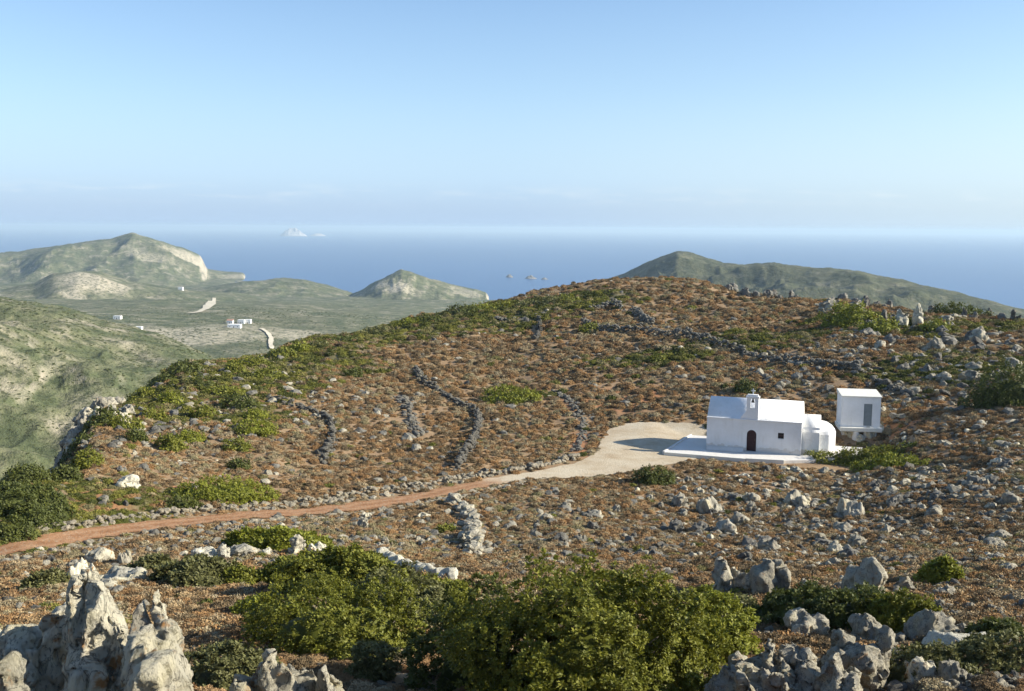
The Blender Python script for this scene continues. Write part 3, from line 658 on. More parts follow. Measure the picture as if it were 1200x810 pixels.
def crest(px, back=1.5, r1=40, r2=230):
    d = ray(px, 405); h = math.hypot(d[0], d[1]); q = np.linspace(r1, r2, 900); X_ = d[0]/h*q; Y_ = d[1]/h*q
    i = int(np.argmax(H(X_, Y_)/q)); rr_ = q[i]-back; return np.array([d[0]/h*rr_, d[1]/h*rr_, 0])
for px, bk, w_, h_ in [(58,0,20,12),(66,1,24,18),(74,0,26,22),(83,1,24,20),(92,0,28,24),(101,2,24,18),(109,0,22,18),(118,1,24,17),(127,0,20,13),(137,1,20,11),(48,1,16,8),(96,6,22,14),(112,7,20,12),(80,6,22,14),(128,8,18,10)]:
    place_rock(random.choice(craggy+spire[:2]), M[random.choice(['rock_hero', 'rock'])], px, 0, w_, h_, label='pale outcrop rock on the left crest of the hill', group='rocks on the left crest', pos=crest(px, bk))
for px in [852,857,868,873,884,898,903,911,926]+[985, 1000, 1012, 1026, 1040, 1088, 1128, 1140, 1158, 1172, 1186]:
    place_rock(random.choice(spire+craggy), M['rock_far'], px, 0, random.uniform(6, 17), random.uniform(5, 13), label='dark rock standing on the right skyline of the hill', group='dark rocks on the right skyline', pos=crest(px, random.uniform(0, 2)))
scatter_boulders([(950,352),(1195,372),(1195,470),(1040,440)], 38, 10, 28, 'dark grey rock on the rugged slope at the right crest', 'rocks on the right crest', craggy+spire, ['rock_far', 'rock'], 1.3)

# ------------------------------------------------------------------ dry stone walls
bm = bmesh.new(); bmesh.ops.create_icosphere(bm, subdivisions=2, radius=1)
ICO_V = np.array([v.co[:] for v in bm.verts]); ICO_F = np.array([[v.index for v in f.verts] for f in bm.faces]); bm.free()
def stones(P, S, seed):
    """P (n,3) centres, S (n,3) radii -> merged rough stones"""
    rg = np.random.default_rng(seed); n = len(P); k = len(ICO_V)
    rad = 1+.28*rg.normal(size=(n, k)).clip(-1.3, 1.3)*.6
    sh = .18*rg.normal(size=(n, 1, 3))
    V = ICO_V[None]*rad[..., None]
    V = np.sign(V)*np.abs(V)**.8+sh*0
    V = V*S[:, None, :]
    a = rg.uniform(0, 6.28, n); c, s = np.cos(a), np.sin(a); b = rg.normal(0, .25, n)
    X = V[..., 0]*c[:, None]-V[..., 1]*s[:, None]; Yy = V[..., 0]*s[:, None]+V[..., 1]*c[:, None]; Zz = V[..., 2]+X*b[:, None]
    W = np.stack([X, Yy, Zz], -1)+P[:, None, :]
    Fa = (ICO_F[None]+(np.arange(n)*k)[:, None, None]).reshape(-1, 3)
    return W.reshape(-1, 3), Fa
WALLS = []
def wall(pts, hgt, thick, size, label, seed, mat, gap=.15, broken=.3):
    P = resamp([hit(px, py) for px, py in pts], 80); L = np.r_[0, np.cumsum(np.hypot(*np.diff(P, axis=0).T))]
    rg = np.random.default_rng(seed); length = L[-1]; WALLS.append((P, thick*.75))
    n = int(length*thick*hgt/(size**3)*.5)+30; n = min(n, 5000)
    t = rg.uniform(0, length, n); v = rg.uniform(0, 1, n)
    prof = .65+.5*fbm(t/3., t*0, o=3, s=seed); prof = np.clip(prof-broken*(fbm(t/6., t*0+4, o=2, s=seed+1) > .25), .12, 1.2)
    off = rg.normal(0, .36, n)*thick*(1-.45*v)
    x = np.interp(t, L, P[:, 0]); y = np.interp(t, L, P[:, 1]); tx = np.interp(t, L, np.gradient(P[:, 0])); ty = np.interp(t, L, np.gradient(P[:, 1])); q = np.hypot(tx, ty)
    x = x-ty/q*off; y = y+tx/q*off
    z = H(x, y)+v*hgt*prof*np.clip(1.2-np.abs(off)/thick, .1, 1)
    s = size*rg.uniform(.45, 1.1, n)*.66
    S = np.stack([s*rg.uniform(.8, 1.5, n), s, s*rg.uniform(.5, .9, n)], -1)
    b = P[40]; bz = Hs(*b)
    V, Fa = stones(np.stack([x, y, z], -1)-np.array([b[0], b[1], bz]), S, seed)
    return tag(link('stone_wall', mesh_np('stone_wall', V, Fa, False), M[mat], None, (b[0], b[1], bz)), label, 'stone wall')
wall([(487,432),(492,445),(512,458),(540,475),(560,487),(562,498),(556,515),(548,532),(536,550)], 1.2, .6, .30, 'tumbled dry stone wall winding down the middle of the brown hill', 1, 'wallstone')
wall([(683,380),(700,389),(740,391),(800,394),(830,402),(870,415),(910,424),(960,430),(1000,432),(1010,440)], 1.6, .75, .36, 'long dark dry stone wall crossing the hill above the chapel', 2, 'wallstone', broken=.15)
wall([(-10,634),(60,622),(150,611),(200,602),(300,593),(380,588),(440,576),(500,569)], .45, .6, .27, 'low pale rubble wall along the upper edge of the red track', 3, 'wallstone_pale', broken=.55)
wall([(510,568),(560,560),(600,554),(640,546),(680,536)], .55, .8, .34, 'low rubble wall edging the pale gravel end of the track', 4, 'wallstone_pale')
wall([(315,468),(345,478),(375,487),(391,505),(386,525),(377,543)], 1.0, .5, .30, 'broken stone wall left of the tumbled wall on the brown hill', 5, 'wallstone', broken=.5)
wall([(690,364),(720,356),(745,368),(765,381)], 1.4, 1.0, .42, 'dark heaped stone wall just below the summit', 6, 'wallstone')
wall([(632,376),(633,388),(628,398)], 1.2, .8, .4, 'short dark stone wall running up to the crest at the middle', 7, 'wallstone')
wall([(650,458),(672,476),(684,495),(682,512),(676,530)], .35, 1.0, .34, 'low line of stones left of the gravel yard', 8, 'wallstone', broken=.6)
wall([(530,588),(547,603),(554,622),(553,636),(558,652)], 1.05, .8, .40, 'upright ruined stone wall below the red track at the middle', 9, 'rock')
wall([(1015,445),(1045,455),(1080,468)], .9, .9, .42, 'dark stone wall continuing behind the small white shed', 10, 'wallstone', broken=.5)
wall([(468,465),(478,480),(484,500),(492,512)], .6, 1.2, .4, 'heap of grey stones left of the tumbled wall', 11, 'wallstone', broken=.6)
wall([(575,374),(600,376),(620,378)], .8, 1.2, .5, 'short grey stone wall below the crest at the middle of the hill', 12, 'wallstone')

# ------------------------------------------------------------------ foliage
def leaves(P, N, per, lsize, seed, spread=.9, jit=.5):
    """tufts at P with axis N; each tuft has `per` diamond leaves"""
    rg = np.random.default_rng(seed); n = len(P)
    n_ = N[:, None, :]+spread*rg.normal(size=(n, per, 3))*.55; n_ /= np.linalg.norm(n_, axis=-1, keepdims=True)
    D = np.cross(n_, rg.normal(size=(n, per, 3))); D /= np.linalg.norm(D, axis=-1, keepdims=True); side = np.cross(n_, D)
    B = P[:, None, :]+rg.normal(size=(n, per, 3))*lsize*jit; D = D+N[:, None, :]*.35
    l = lsize*rg.uniform(.6, 1.25, (n, per, 1)); w = l*rg.uniform(.22, .4, (n, per, 1))
    a = B; b = B+D*l*.5+side*w; c = B+D*l; d = B+D*l*.5-side*w
    V = np.stack([a, b, c, d], 2).reshape(-1, 3); m = n*per
    Fq = np.arange(m*4).reshape(m, 4)
    tv = rg.uniform(0, 1, (n, 1))*.6+rg.uniform(0, 1, (n, per))*.4
    return V, Fq, tv.ravel()
def crown(rx, ry, h, tuft, per, lsize, seed, lump=.25, dens=1.0, base=0., jit=.5, rough=.22):
    """multi lobed dome filled with tufts on several shells"""
    rg = np.random.default_rng(seed)
    area = 2*math.pi*((rx*ry)**.8+2*(rx*h)**.8)/3*2.0
    n = int(area/(tuft**2)*dens*1.3)
    d = rg.normal(size=(n, 3)); d[:, 2] = np.abs(d[:, 2])*1.0-.12; d /= np.linalg.norm(d, axis=1, keepdims=True)
    sc_ = 1/max(.5, min(rx, ry)*.55)
    q = d*np.array([rx, ry, h])
    f = 1+lump*fbm(q[:, 0]*sc_+seed*1.7, q[:, 1]*sc_, q[:, 2]*sc_*1.0, 3, seed)*1.5
    f2 = lump*.55*ridged(q[:, 0]*2.1/max(tuft*2.5, .3)*.35+seed, q[:, 1]*2.1/max(tuft*2.5, .3)*.35, q[:, 2]*2.1/max(tuft*2.5, .3)*.35, 2, seed+4)
    depth = 1-rough*rg.uniform(0, 1, n)**2
    Pp = q*((f+f2-.1)*depth)[:, None]
    nn = d/np.array([rx, ry, h])*min(rx, ry, h); nn /= np.linalg.norm(nn, axis=1, keepdims=True); nn[:, 2] += .45
    nn /= np.linalg.norm(nn, axis=1, keepdims=True)
    Pp[:, 2] += base
    keep = rg.uniform(size=n) < np.clip(.9+.8*fbm(Pp[:, 0]/tuft/3, Pp[:, 1]/tuft/3, Pp[:, 2]/tuft/3, 2, seed+8), .3, 1)
    Pp, nn = Pp[keep], nn[keep]
    V, Fq, tv = leaves(Pp, nn, per, lsize, seed+1, jit=jit)
    # inner shell closes the view through the crown; darkest leaf tone paints its shade
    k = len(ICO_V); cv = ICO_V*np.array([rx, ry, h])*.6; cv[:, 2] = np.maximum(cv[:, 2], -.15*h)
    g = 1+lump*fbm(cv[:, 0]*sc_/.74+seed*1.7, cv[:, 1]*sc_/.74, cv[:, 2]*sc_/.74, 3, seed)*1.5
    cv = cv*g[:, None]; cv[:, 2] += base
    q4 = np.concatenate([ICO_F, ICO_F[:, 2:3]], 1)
    return V, Fq, tv, cv, ICO_F
def foliage_mesh(name, *a, **k):
    V, Fq, tv, cv, cf = crown(*a, **k)
    nV = len(V); m = len(Fq)
    me = bpy.data.meshes.new(name); AV = np.concatenate([V, cv]).astype(np.float32)
    loops = np.concatenate([Fq.ravel(), (cf+nV).ravel()]).astype(np.int32)
    st = np.concatenate([np.arange(m)*4, m*4+np.arange(len(cf))*3]).astype(np.int32); tt = np.concatenate([np.full(m, 4), np.full(len(cf), 3)]).astype(np.int32)
    me.vertices.add(len(AV)); me.vertices.foreach_set('co', AV.ravel()); me.loops.add(len(loops)); me.loops.foreach_set('vertex_index', loops)
    me.polygons.add(len(st)); me.polygons.foreach_set('loop_start', st); me.polygons.foreach_set('loop_total', tt)
    a_ = me.attributes.new('leafv', 'FLOAT', 'FACE'); a_.data.foreach_set('value', np.concatenate([tv, np.zeros(len(cf))]).astype(np.float32))  # shell takes the darkest tone, shade painted between the tufts
    me.update(calc_edges=True); return me
def branches(rx, ry, h, n, seed, rad=.03, up_=False):
    rn = random.Random(seed); V = []; Fa = []
    for i in range(n):
        a = rn.uniform(0, 6.28); e = rn.uniform(.25, 1.2); L = rn.uniform(.75, 1.02)
        tip = Vector((math.cos(a)*math.cos(e)*rx*L, math.sin(a)*math.cos(e)*ry*L, math.sin(e)*h*L)); p0 = Vector((rn.uniform(-.1, .1)*rx, rn.uniform(-.1, .1)*ry, -.1))
        pts = [p0.lerp(tip, t)+Vector((rn.uniform(-1, 1), rn.uniform(-1, 1), rn.uniform(-1, 1)+1.0))*.05*min(rx, h)*(t > 0) for t in (0, .25, .5, .75, 1)]
        for j, p in enumerate(pts):
            rr_ = rad*(1-.8*j/4)
            for k in range(5): V.append((p.x+rr_*math.cos(k*1.2566), p.y+rr_*math.sin(k*1.2566), p.z+rr_*.3*math.sin(k*2.5)))
        b = i*25
        for j in range(4):
            for k in range(5): Fa.append((b+j*5+k, b+j*5+(k+1) % 5, b+j*5+5+(k+1) % 5, b+j*5+5+k))
    return mesh_np('branches', np.array(V), np.array(Fa))
NB = 0
def bush(px, py, wpx, hpx, mat, label, name='bush', cat='bush', depth=1.0, group=None, lump=.25, dens=1.0, tuft=None, det=1.0, br=6, pos=None, per=9, jit=.5, rough=.22):
    """px,py: front foot of the bush in the photo"""
    global NB; NB += 1
    c = hit(px, py) if pos is None else pos; r = math.hypot(c[0], c[1]); w = wpx/F*r/2
    ry = w*depth; u = np.array([c[0], c[1]])/r
    if pos is None: c = np.array([c[0]+u[0]*ry*.75, c[1]+u[1]*ry*.75, 0])
    h = hpx/F*r; ls = max(.05, 2.6*r/F)*det; tf = tuft or ls*1.7
    root = empty(name, (c[0], c[1], Hs(c[0], c[1])-.04), -math.atan2(c[0], c[1]))
    tag(root, label, cat, group)
    me = foliage_mesh('foliage', w, ry, h, tf, per, ls, NB*7, lump=lump, dens=dens, jit=jit, rough=rough)
    # follow the slope
    V = np.empty(len(me.vertices)*3, np.float32); me.vertices.foreach_get('co', V); V = V.reshape(-1, 3)
    a = -math.atan2(c[0], c[1]); X = c[0]+V[:, 0]*math.cos(a)-V[:, 1]*math.sin(a); Y = c[1]+V[:, 0]*math.sin(a)+V[:, 1]*math.cos(a)
    V[:, 2] += H0(X, Y)-H0(c[0], c[1]) ; me.vertices.foreach_set('co', V.ravel()); me.update()
    link('foliage', me, M[mat], root)
    link('branches', branches(w*.8, ry*.8, h*.8, br, NB, max(.02, w*.02)), M['twig'], root)
    bush_fp.append((c[0], c[1], w, ry))
    return root
# big foreground bush and its thicket
bush(700, 830, 345, 184, 'leaf_bright', 'large bright green leafy bush filling the bottom middle', depth=.9, lump=.38, dens=1.7, br=26, tuft=.135, per=20, det=1.5, jit=.33, rough=.2)
bush(560, 815, 170, 126, 'leaf_dark', 'darker green bush joined to the left side of the large bright bush', depth=.9, lump=.35, br=16, tuft=.135, per=20, det=1.5, jit=.33, rough=.2)
bush(820, 775, 150, 78, 'leaf_yellow', 'low bright yellow green shrub at the right foot of the large bush', depth=.9, lump=.25, br=10, tuft=.135, per=20, det=1.5, jit=.33, rough=.2)
bush(400, 775, 225, 84, 'leaf_bright', 'wide green bush rising behind the spiky rock', depth=.9, lump=.35, br=16, tuft=.135, per=20, det=1.5, jit=.33, rough=.2)
bush(400, 705, 160, 58, 'leaf_bright', 'rounded light green bush behind the dark thicket', depth=.8, lump=.25, br=10, tuft=.135, per=20, det=1.5, jit=.33, rough=.2)
bush(470, 740, 150, 60, 'leaf_olive', 'grey green half bare bush with pale twigs in the thicket', depth=.8, lump=.45, dens=.7, br=40, tuft=.135, per=20, det=1.5, jit=.33, rough=.2)
bush(438, 800, 62, 58, 'leaf_olive', 'small olive green shrub in the shade beside the spiky rock', depth=.9, lump=.3, br=10, tuft=.11, per=12, det=1.5, jit=.4)
bush(268, 812, 130, 60, 'leaf_olive', 'round olive green bush between the pale boulder and the spiky rock', depth=.9, lump=.25, br=8, tuft=.135, per=20, det=1.5, jit=.33, rough=.2)
bush(230, 690, 100, 34, 'leaf_olive', 'olive green cushion bush below the red track', depth=.7, br=6, tuft=.135, per=20, det=1.5, jit=.33, rough=.2)
bush(282, 688, 70, 22, 'leaf_bright', 'small light green bush right of the olive cushion bush', depth=.7, br=6, tuft=.11, per=12, det=1.5, jit=.4)
bush(325, 645, 116, 22, 'leaf_yellow', 'flat yellow green mat behind the forked rock', depth=.6, br=4, tuft=.135, per=20, det=1.5, jit=.33, rough=.2)
bush(350, 682, 90, 26, 'leaf_bright', 'green bush between the forked rock and the rounded light bush', depth=.7, br=6, tuft=.11, per=12, det=1.5, jit=.4)
bush(180, 672, 46, 18, 'leaf_olive', 'small olive bush right of the long flat pale slab', depth=.7, br=4, tuft=.11, per=12, det=1.5, jit=.4)
bush(55, 692, 50, 20, 'leaf_olive', 'small low bush left of the twin pinnacle', depth=.7, br=4, tuft=.11, per=12, det=1.5, jit=.4)
bush(960, 738, 190, 46, 'leaf_dark', 'wide dark green bush around the wedge shaped boulder', depth=.6, lump=.35, br=10, tuft=.135, per=20, det=1.5, jit=.33, rough=.2)
bush(1050, 745, 100, 44, 'leaf_bright', 'green bush right of the wide dark bush', depth=.6, br=8, tuft=.135, per=20, det=1.5, jit=.33, rough=.2)
bush(1075, 800, 130, 44, 'leaf_olive', 'olive green cushion bush in front of the long smooth slab', depth=.6, br=8, tuft=.135, per=20, det=1.5, jit=.33, rough=.2)
bush(1150, 790, 120, 42, 'leaf_olive', 'olive cushion bush at the right edge below the smooth slab', depth=.6, br=8, tuft=.135, per=20, det=1.5, jit=.33, rough=.2)
bush(1100, 685, 44, 24, 'leaf_yellow', 'small yellow green shrub among the rocks on the right slope', depth=.7, br=5, tuft=.11, per=12, det=1.5, jit=.4)
bush(860, 722, 60, 26, 'leaf_olive', 'small olive shrub behind the large bush on its right', depth=.7, br=5, tuft=.11, per=12, det=1.5, jit=.4)
bush(335, 742, 90, 34, 'leaf_bright', 'low green bush between the olive round bush and the dark thicket', depth=.8, tuft=.11, per=12, det=1.5, jit=.4, br=6)
bush(300, 722, 60, 22, 'leaf_yellow', 'small yellow green shrub left of the dark thicket', depth=.8, tuft=.11, per=12, det=1.5, jit=.4, br=6)
bush(505, 712, 110, 36, 'leaf_bright', 'green bush at the top of the thicket just left of the large bush', depth=.8, tuft=.12, per=14, det=1.5, jit=.4, br=6)
bush(455, 690, 70, 24, 'leaf_olive', 'small olive bush under the pale stone ledge', depth=.8, tuft=.11, per=12, det=1.5, jit=.4, br=6)
bush(1165, 755, 70, 26, 'leaf_dark', 'dark green low bush at the right edge beside the long smooth slab', depth=.7, tuft=.11, per=12, det=1.5, jit=.4, br=6)
# middle distance
bush(767, 568, 54, 20, 'leaf_dark', 'round dark green bush in front of the gravel yard', depth=.7, br=4)
bush(1003, 547, 156, 17, 'leaf_bright', 'long low green hedge like bush in front of the shed', depth=.22, lump=.3, br=4, dens=1.6)
bush(1035, 550, 88, 15, 'leaf_yellow', 'yellow green patch at the right end of the long low bush', depth=.4, br=4)
bush(602, 474, 70, 17, 'leaf_yellow', 'yellow green bush alone in the middle of the brown hill', depth=.5, lump=.45, br=4)
bush(266, 589, 124, 22, 'leaf_yellow', 'long yellow green mat above the rubble wall of the track', depth=.5, br=4)
bush(215, 599, 40, 15, 'leaf_dark', 'dark green bush at the left end of the long yellow mat', depth=.6, br=4)
bush(873, 462, 26, 17, 'leaf_dark', 'small dark bush on the slope behind the chapel belfry', depth=.8, br=4)
bush(993, 383, 66, 24, 'leaf_yellow', 'broad yellow green bush below the right skyline', depth=.5, br=4)
bush(1030, 393, 50, 14, 'leaf_yellow', 'yellow green bush just right of the broad one below the skyline', depth=.5, br=4)
bush(1096, 391, 30, 12, 'leaf_yellow', 'small yellow green bush right of the white skyline spire', depth=.5, br=4)
bush(1108, 366, 36, 18, 'leaf_dark', 'dark tree like bush on the right skyline', depth=.6, br=4)
bush(1125, 372, 60, 14, 'leaf_dark', 'wide low dark bush right of the dark skyline bush', depth=.6, br=4)
bush(1178, 478, 84, 44, 'leaf_dark', 'large dark bush at the right edge of the hill', depth=.6, br=6)
bush(300, 512, 52, 18, 'leaf_yellow', 'yellow green bush in the row of green patches at the left', depth=.7, br=4)
bush(278, 530, 34, 14, 'leaf_bright', 'small green bush below the yellow green one at the left', depth=.7, br=4)
bush(282, 482, 46, 18, 'leaf_dark', 'dark green bush topping the row of green patches at the left', depth=.7, br=4)
bush(300, 492, 30, 12, 'leaf_yellow', 'small yellow green bush under the dark topping bush at the left', depth=.7, br=4)
bush(280, 551, 28, 12, 'leaf_dark', 'lowest dark bush in the row of green patches at the left', depth=.7, br=4)
bush(200, 530, 38, 17, 'leaf_bright', 'round green bush among grey boulders at the left', depth=.7, br=4)
bush(100, 550, 36, 22, 'leaf_bright', 'green bush above the red soil patch at the left', depth=.7, br=4)
bush(122, 498, 44, 18, 'leaf_dark', 'dark green bush behind the left crest rocks', depth=.7, br=4)
bush(415, 443, 20, 10, 'leaf_dark', 'tiny dark bush high on the left part of the brown hill', depth=.7, br=3)
bush(690, 391, 24, 10, 'leaf_bright', 'small green bush at the left end of the long dark wall', depth=.7, br=3)
bush(522, 626, 30, 10, 'leaf_bright', 'small green bush left of the upright ruined wall', depth=.6, br=3)
bush(770, 426, 24, 9, 'leaf_bright', 'small green bush below the long dark wall at its left', depth=.7, br=3)
for i, (px, py, w, h) in enumerate([(15,605,60,24),(55,595,50,22),(30,568,56,22),(75,566,40,19),(15,636,50,22),(50,622,44,19),(5,570,50,22),(85,536,38,16),(50,545,46,18),(30,590,46,20),(70,612,36,16),(5,590,40,20),(35,612,40,18)]):
    bush(px, py, w, h, 'leaf_dark', 'dark green shrub in the shaded thicket on the steep left slope', group='shrubs of the shaded left thicket', depth=.8, br=4)
LC = [(150,505),(165,470),(185,455),(200,475),(215,440),(235,455),(265,465),(240,492),(180,492),(225,520),(300,430),(330,420),(315,445),(350,415),(275,440),(205,430),(160,520)]
for i, (px, py) in enumerate(LC):
    bush(px, py, random.uniform(22, 44), random.uniform(9, 15), random.choice(['leaf_yellow', 'leaf_bright', 'leaf_bright', 'leaf_dark']), 'low green bush scattered on the left crest of the hill', group='low bushes on the left crest', depth=.8, br=3)
for i in range(12):
    px = 380+i*26+random.uniform(-8, 8); py = np.interp(px, [380, 470, 560, 640, 700], [408, 384, 366, 358, 352])
    bush(px, py, random.uniform(24, 44), random.uniform(6, 10), random.choice(['leaf_yellow', 'leaf_bright', 'leaf_olive', 'leaf_dark']), 'low green bush along the crest left of the summit', group='low bushes along the crest', depth=.9, br=3)

# ------------------------------------------------------------------ scattered small scrub and stones (uncountable)
def hidden_collection(name, meshes, mats):
    c = bpy.data.collections.new(name)
    for i, me in enumerate(meshes):
        o = bpy.data.objects.new(name+'_kind', me); me.materials.clear(); me.materials.append(mats[i % len(mats)]); c.objects.link(o)
    return c
def scatter(name, P, S, ROT, coll, label_kind, nk):
    me = bpy.data.meshes.new(name); me.vertices.add(len(P)); me.vertices.foreach_set('co', np.ascontiguousarray(P, np.float32).ravel())
    a = me.attributes.new('isc', 'FLOAT_VECTOR', 'POINT'); a.data.foreach_set('vector', np.ascontiguousarray(S, np.float32).ravel())
    a = me.attributes.new('irot', 'FLOAT_VECTOR', 'POINT'); a.data.foreach_set('vector', np.ascontiguousarray(ROT, np.float32).ravel())
    a = me.attributes.new('ik', 'INT', 'POINT'); a.data.foreach_set('value', RNG.integers(0, nk, len(P)).astype(np.int32))
    me.update(); o = link(name, me); tag(o, kind='stuff'); o['label'] = label_kind
    g = bpy.data.node_groups.new(name, 'GeometryNodeTree')
    g.interface.new_socket('Geometry', in_out='INPUT', socket_type='NodeSocketGeometry'); g.interface.new_socket('Geometry', in_out='OUTPUT', socket_type='NodeSocketGeometry')
    N = g.nodes; gi = N.new('NodeGroupInput'); go = N.new('NodeGroupOutput'); ip = N.new('GeometryNodeInstanceOnPoints'); ci = N.new('GeometryNodeCollectionInfo')
    ci.inputs['Collection'].default_value = coll; ci.inputs['Separate Children'].default_value = True; ci.inputs['Reset Children'].default_value = True
    def attr(nm, t):
        n = N.new('GeometryNodeInputNamedAttribute'); n.data_type = t; n.inputs['Name'].default_value = nm; return n.outputs['Attribute']
    L = g.links; L.new(gi.outputs[0], ip.inputs['Points']); L.new(ci.outputs[0], ip.inputs['Instance']); ip.inputs['Pick Instance'].default_value = True
    L.new(attr('ik', 'INT'), ip.inputs['Instance Index']); L.new(attr('isc', 'FLOAT_VECTOR'), ip.inputs['Scale']); L.new(attr('irot', 'FLOAT_VECTOR'), ip.inputs['Rotation'])
    L.new(ip.outputs[0], go.inputs[0])
    md = o.modifiers.new('scatter', 'NODES'); md.node_group = g
    return o
def pts_world(n, a0, a1, r0_, r1_, bias=1.0):
    """random points, denser near"""
    a = RNG.uniform(a0, a1, n); t = RNG.uniform(0, 1, n)
    lr = np.log(r0_)+(np.log(r1_)-np.log(r0_))*t
    r = np.exp(lr)
    return r*np.sin(a), r*np.cos(a), r
def inpoly(x, y, P):
    c = np.zeros(len(x), bool); n = len(P)
    for i in range(n):
        x1_, y1_ = P[i]; x2_, y2_ = P[(i+1) % n]
        if y1_ == y2_: continue
        c ^= ((y1_ > y) != (y2_ > y)) & (x < (x2_-x1_)*(y-y1_)/(y2_-y1_)+x1_)
    return c
YP = np.concatenate([YU, YL[::-1]])[::2]
def keepmask(x, y, bushes=True):
    f = np.zeros(len(x), bool)
    d = dist_line(x, y, TR[::2]); f |= d < 1.15+.6*fbm(x/1.3, y/1.3, o=3, s=91)
    f |= inpoly(x+.5*fbm(x/1.5, y/1.5, o=3, s=92), y+.9*fbm(x/1.5, y/1.5, o=3, s=93), YP)
    if bushes:
        for W_, th in WALLS: f |= dist_line(x, y, W_) < th
    lx, ly = loc(x, y); f |= (lx > -7.2) & (lx < 8.6) & (ly > -3.2) & (ly < 5)
    f |= np.hypot(x-SH[0], y-SH[1]-1) < 1.9
    if bushes:
        for (bx, by, w, h) in bush_fp: f |= np.hypot((x-bx)/w, (y-by)/h) < .8
    return ~f
def rots(n, t=.15): return np.stack([RNG.normal(0, t, n), RNG.normal(0, t, n), RNG.uniform(0, 6.28, n)], 1)
scrub_m = [foliage_mesh('scrub', 1, 1, .72, .30, 9, .22, 500+i, lump=.3, dens=1.2) for i in range(6)]
scrub_fine = [foliage_mesh('scrub', 1, 1, .75, .10, 11, .095, 520+i, lump=.3, dens=1.2) for i in range(4)]
cs = hidden_collection('scrub_kinds', scrub_m, [M['scrub']]); cf_ = hidden_collection('fine_scrub_kinds', scrub_fine, [M['scrub']])
cg = hidden_collection('green_kinds', [m_.copy() for m_ in scrub_m], [M['green_scrub']]); cgf = hidden_collection('far_kinds', [m_.copy() for m_ in scrub_m[:4]], [M['far_scrub']])
st_m = []
for i in range(6):
    V, Fa = stones(np.zeros((1, 3)), np.array([[1., .85, .7]]), 700+i); st_m.append(mesh_np('stone', V, Fa, False))
cst = hidden_collection('stone_kinds', st_m, [M['rock'], M['rock_far'], M['wallstone']])
# brown scrub
x, y, r = pts_world(155000, -.66, .68, 24, 290)
ok = keepmask(x, y); g = green_at(x, y); ok &= RNG.uniform(size=len(x)) > g*.75; ok &= RNG.uniform(size=len(x)) < np.clip(.78+.9*fbm(x/2.2, y/2.2, o=2, s=77), .25, 1)
x, y, r = x[ok], y[ok], r[ok]; s = (.12+.26*RNG.uniform(0, 1, len(x))**2)*np.clip(r/75, .8, 2.0)
S = np.stack([s, s*RNG.uniform(.8, 1.2, len(x)), s*RNG.uniform(.6, 1.05, len(x))], 1)
scatter('dry_scrub', np.stack([x, y, H(x, y)-.03], 1), S, rots(len(x)), cs, 'low rust brown and grey dry scrub covering the hill', 6)
x, y, r = pts_world(14000, -.7, .78, 4.5, 27)
ok = keepmask(x, y) & (RNG.uniform(size=len(x)) < np.clip(.45+1.6*fbm(x/1.3, y/1.3, o=2, s=79), .08, 1)); x, y, r = x[ok], y[ok], r[ok]; s = RNG.uniform(.12, .42, len(x))*RNG.uniform(.6, 1, len(x))
S = np.stack([s, s, s*RNG.uniform(.6, 1.0, len(x))], 1)
scatter('dry_scrub', np.stack([x, y, H(x, y)-.02], 1), S, rots(len(x)), cf_, 'dry brown cushions of scrub on the nearest slope', 4)
# green low scrub
x, y, r = pts_world(80000, -.66, .66, 30, 290)
ok = keepmask(x, y, False); g = green_at(x, y); ok &= RNG.uniform(size=len(x)) < g*.8+.015; x, y, r = x[ok], y[ok], r[ok]
s = RNG.uniform(.2, .5, len(x))*np.clip(r/85, .7, 2.0); S = np.stack([s, s*RNG.uniform(.8, 1.3, len(x)), s*RNG.uniform(.5, .9, len(x))], 1)
scatter('green_scrub', np.stack([x, y, H(x, y)-.03], 1), S, rots(len(x)), cg, 'low green scrub on the crest and left slope', 6)
# small stones
def stone_density(x, y):
    px, py = project(np.stack([x, y, H0(x, y)], 1))
    return x
dens_pts = [(hit(1000,640), 24, 1.0), (hit(1150,600), 24, .9), (hit(1100,730), 9, 1.0), (hit(1150,780), 6, 1.0), (hit(1120,420), 40, .8), (hit(250,500), 20, .7), (hit(60,660), 16, .9), (hit(350,640), 14, .8), (hit(650,630), 16, .6), (hit(420,470), 12, .5), (hit(200,440), 22, .5), (hit(1000,520), 12, .5)]
x, y, r = pts_world(108000, -.66, .70, 5, 270)
dn = np.full(len(x), .13)
for c, rad, v in dens_pts: dn = np.maximum(dn, v*(1-sm(np.hypot(x-c[0], y-c[1])/rad/1.3)))
cl = np.clip(.5+1.6*fbm(x/3.5, y/3.5, o=3, s=123), 0, 1.2)
ok = keepmask(x, y) & (RNG.uniform(size=len(x)) < dn*cl); x, y, r = x[ok], y[ok], r[ok]
s = (.07+.30*RNG.uniform(0, 1, len(x))**3)*np.clip(r/60, .5, 1.8); S = np.stack([s*RNG.uniform(.8, 1.5, len(x)), s, s*RNG.uniform(.5, 1.1, len(x))], 1)
scatter('loose_stones', np.stack([x, y, H(x, y)+s*.1], 1), S, rots(len(x), .35), cst, 'small loose grey stones strewn over the hill', 6)
crc = hidden_collection('rubble_kinds', [m_.copy() for m_ in craggy+slab[:2]], [M['rock'], M['rock_far'], M['rock_hero'], M['rock']])
RP = []
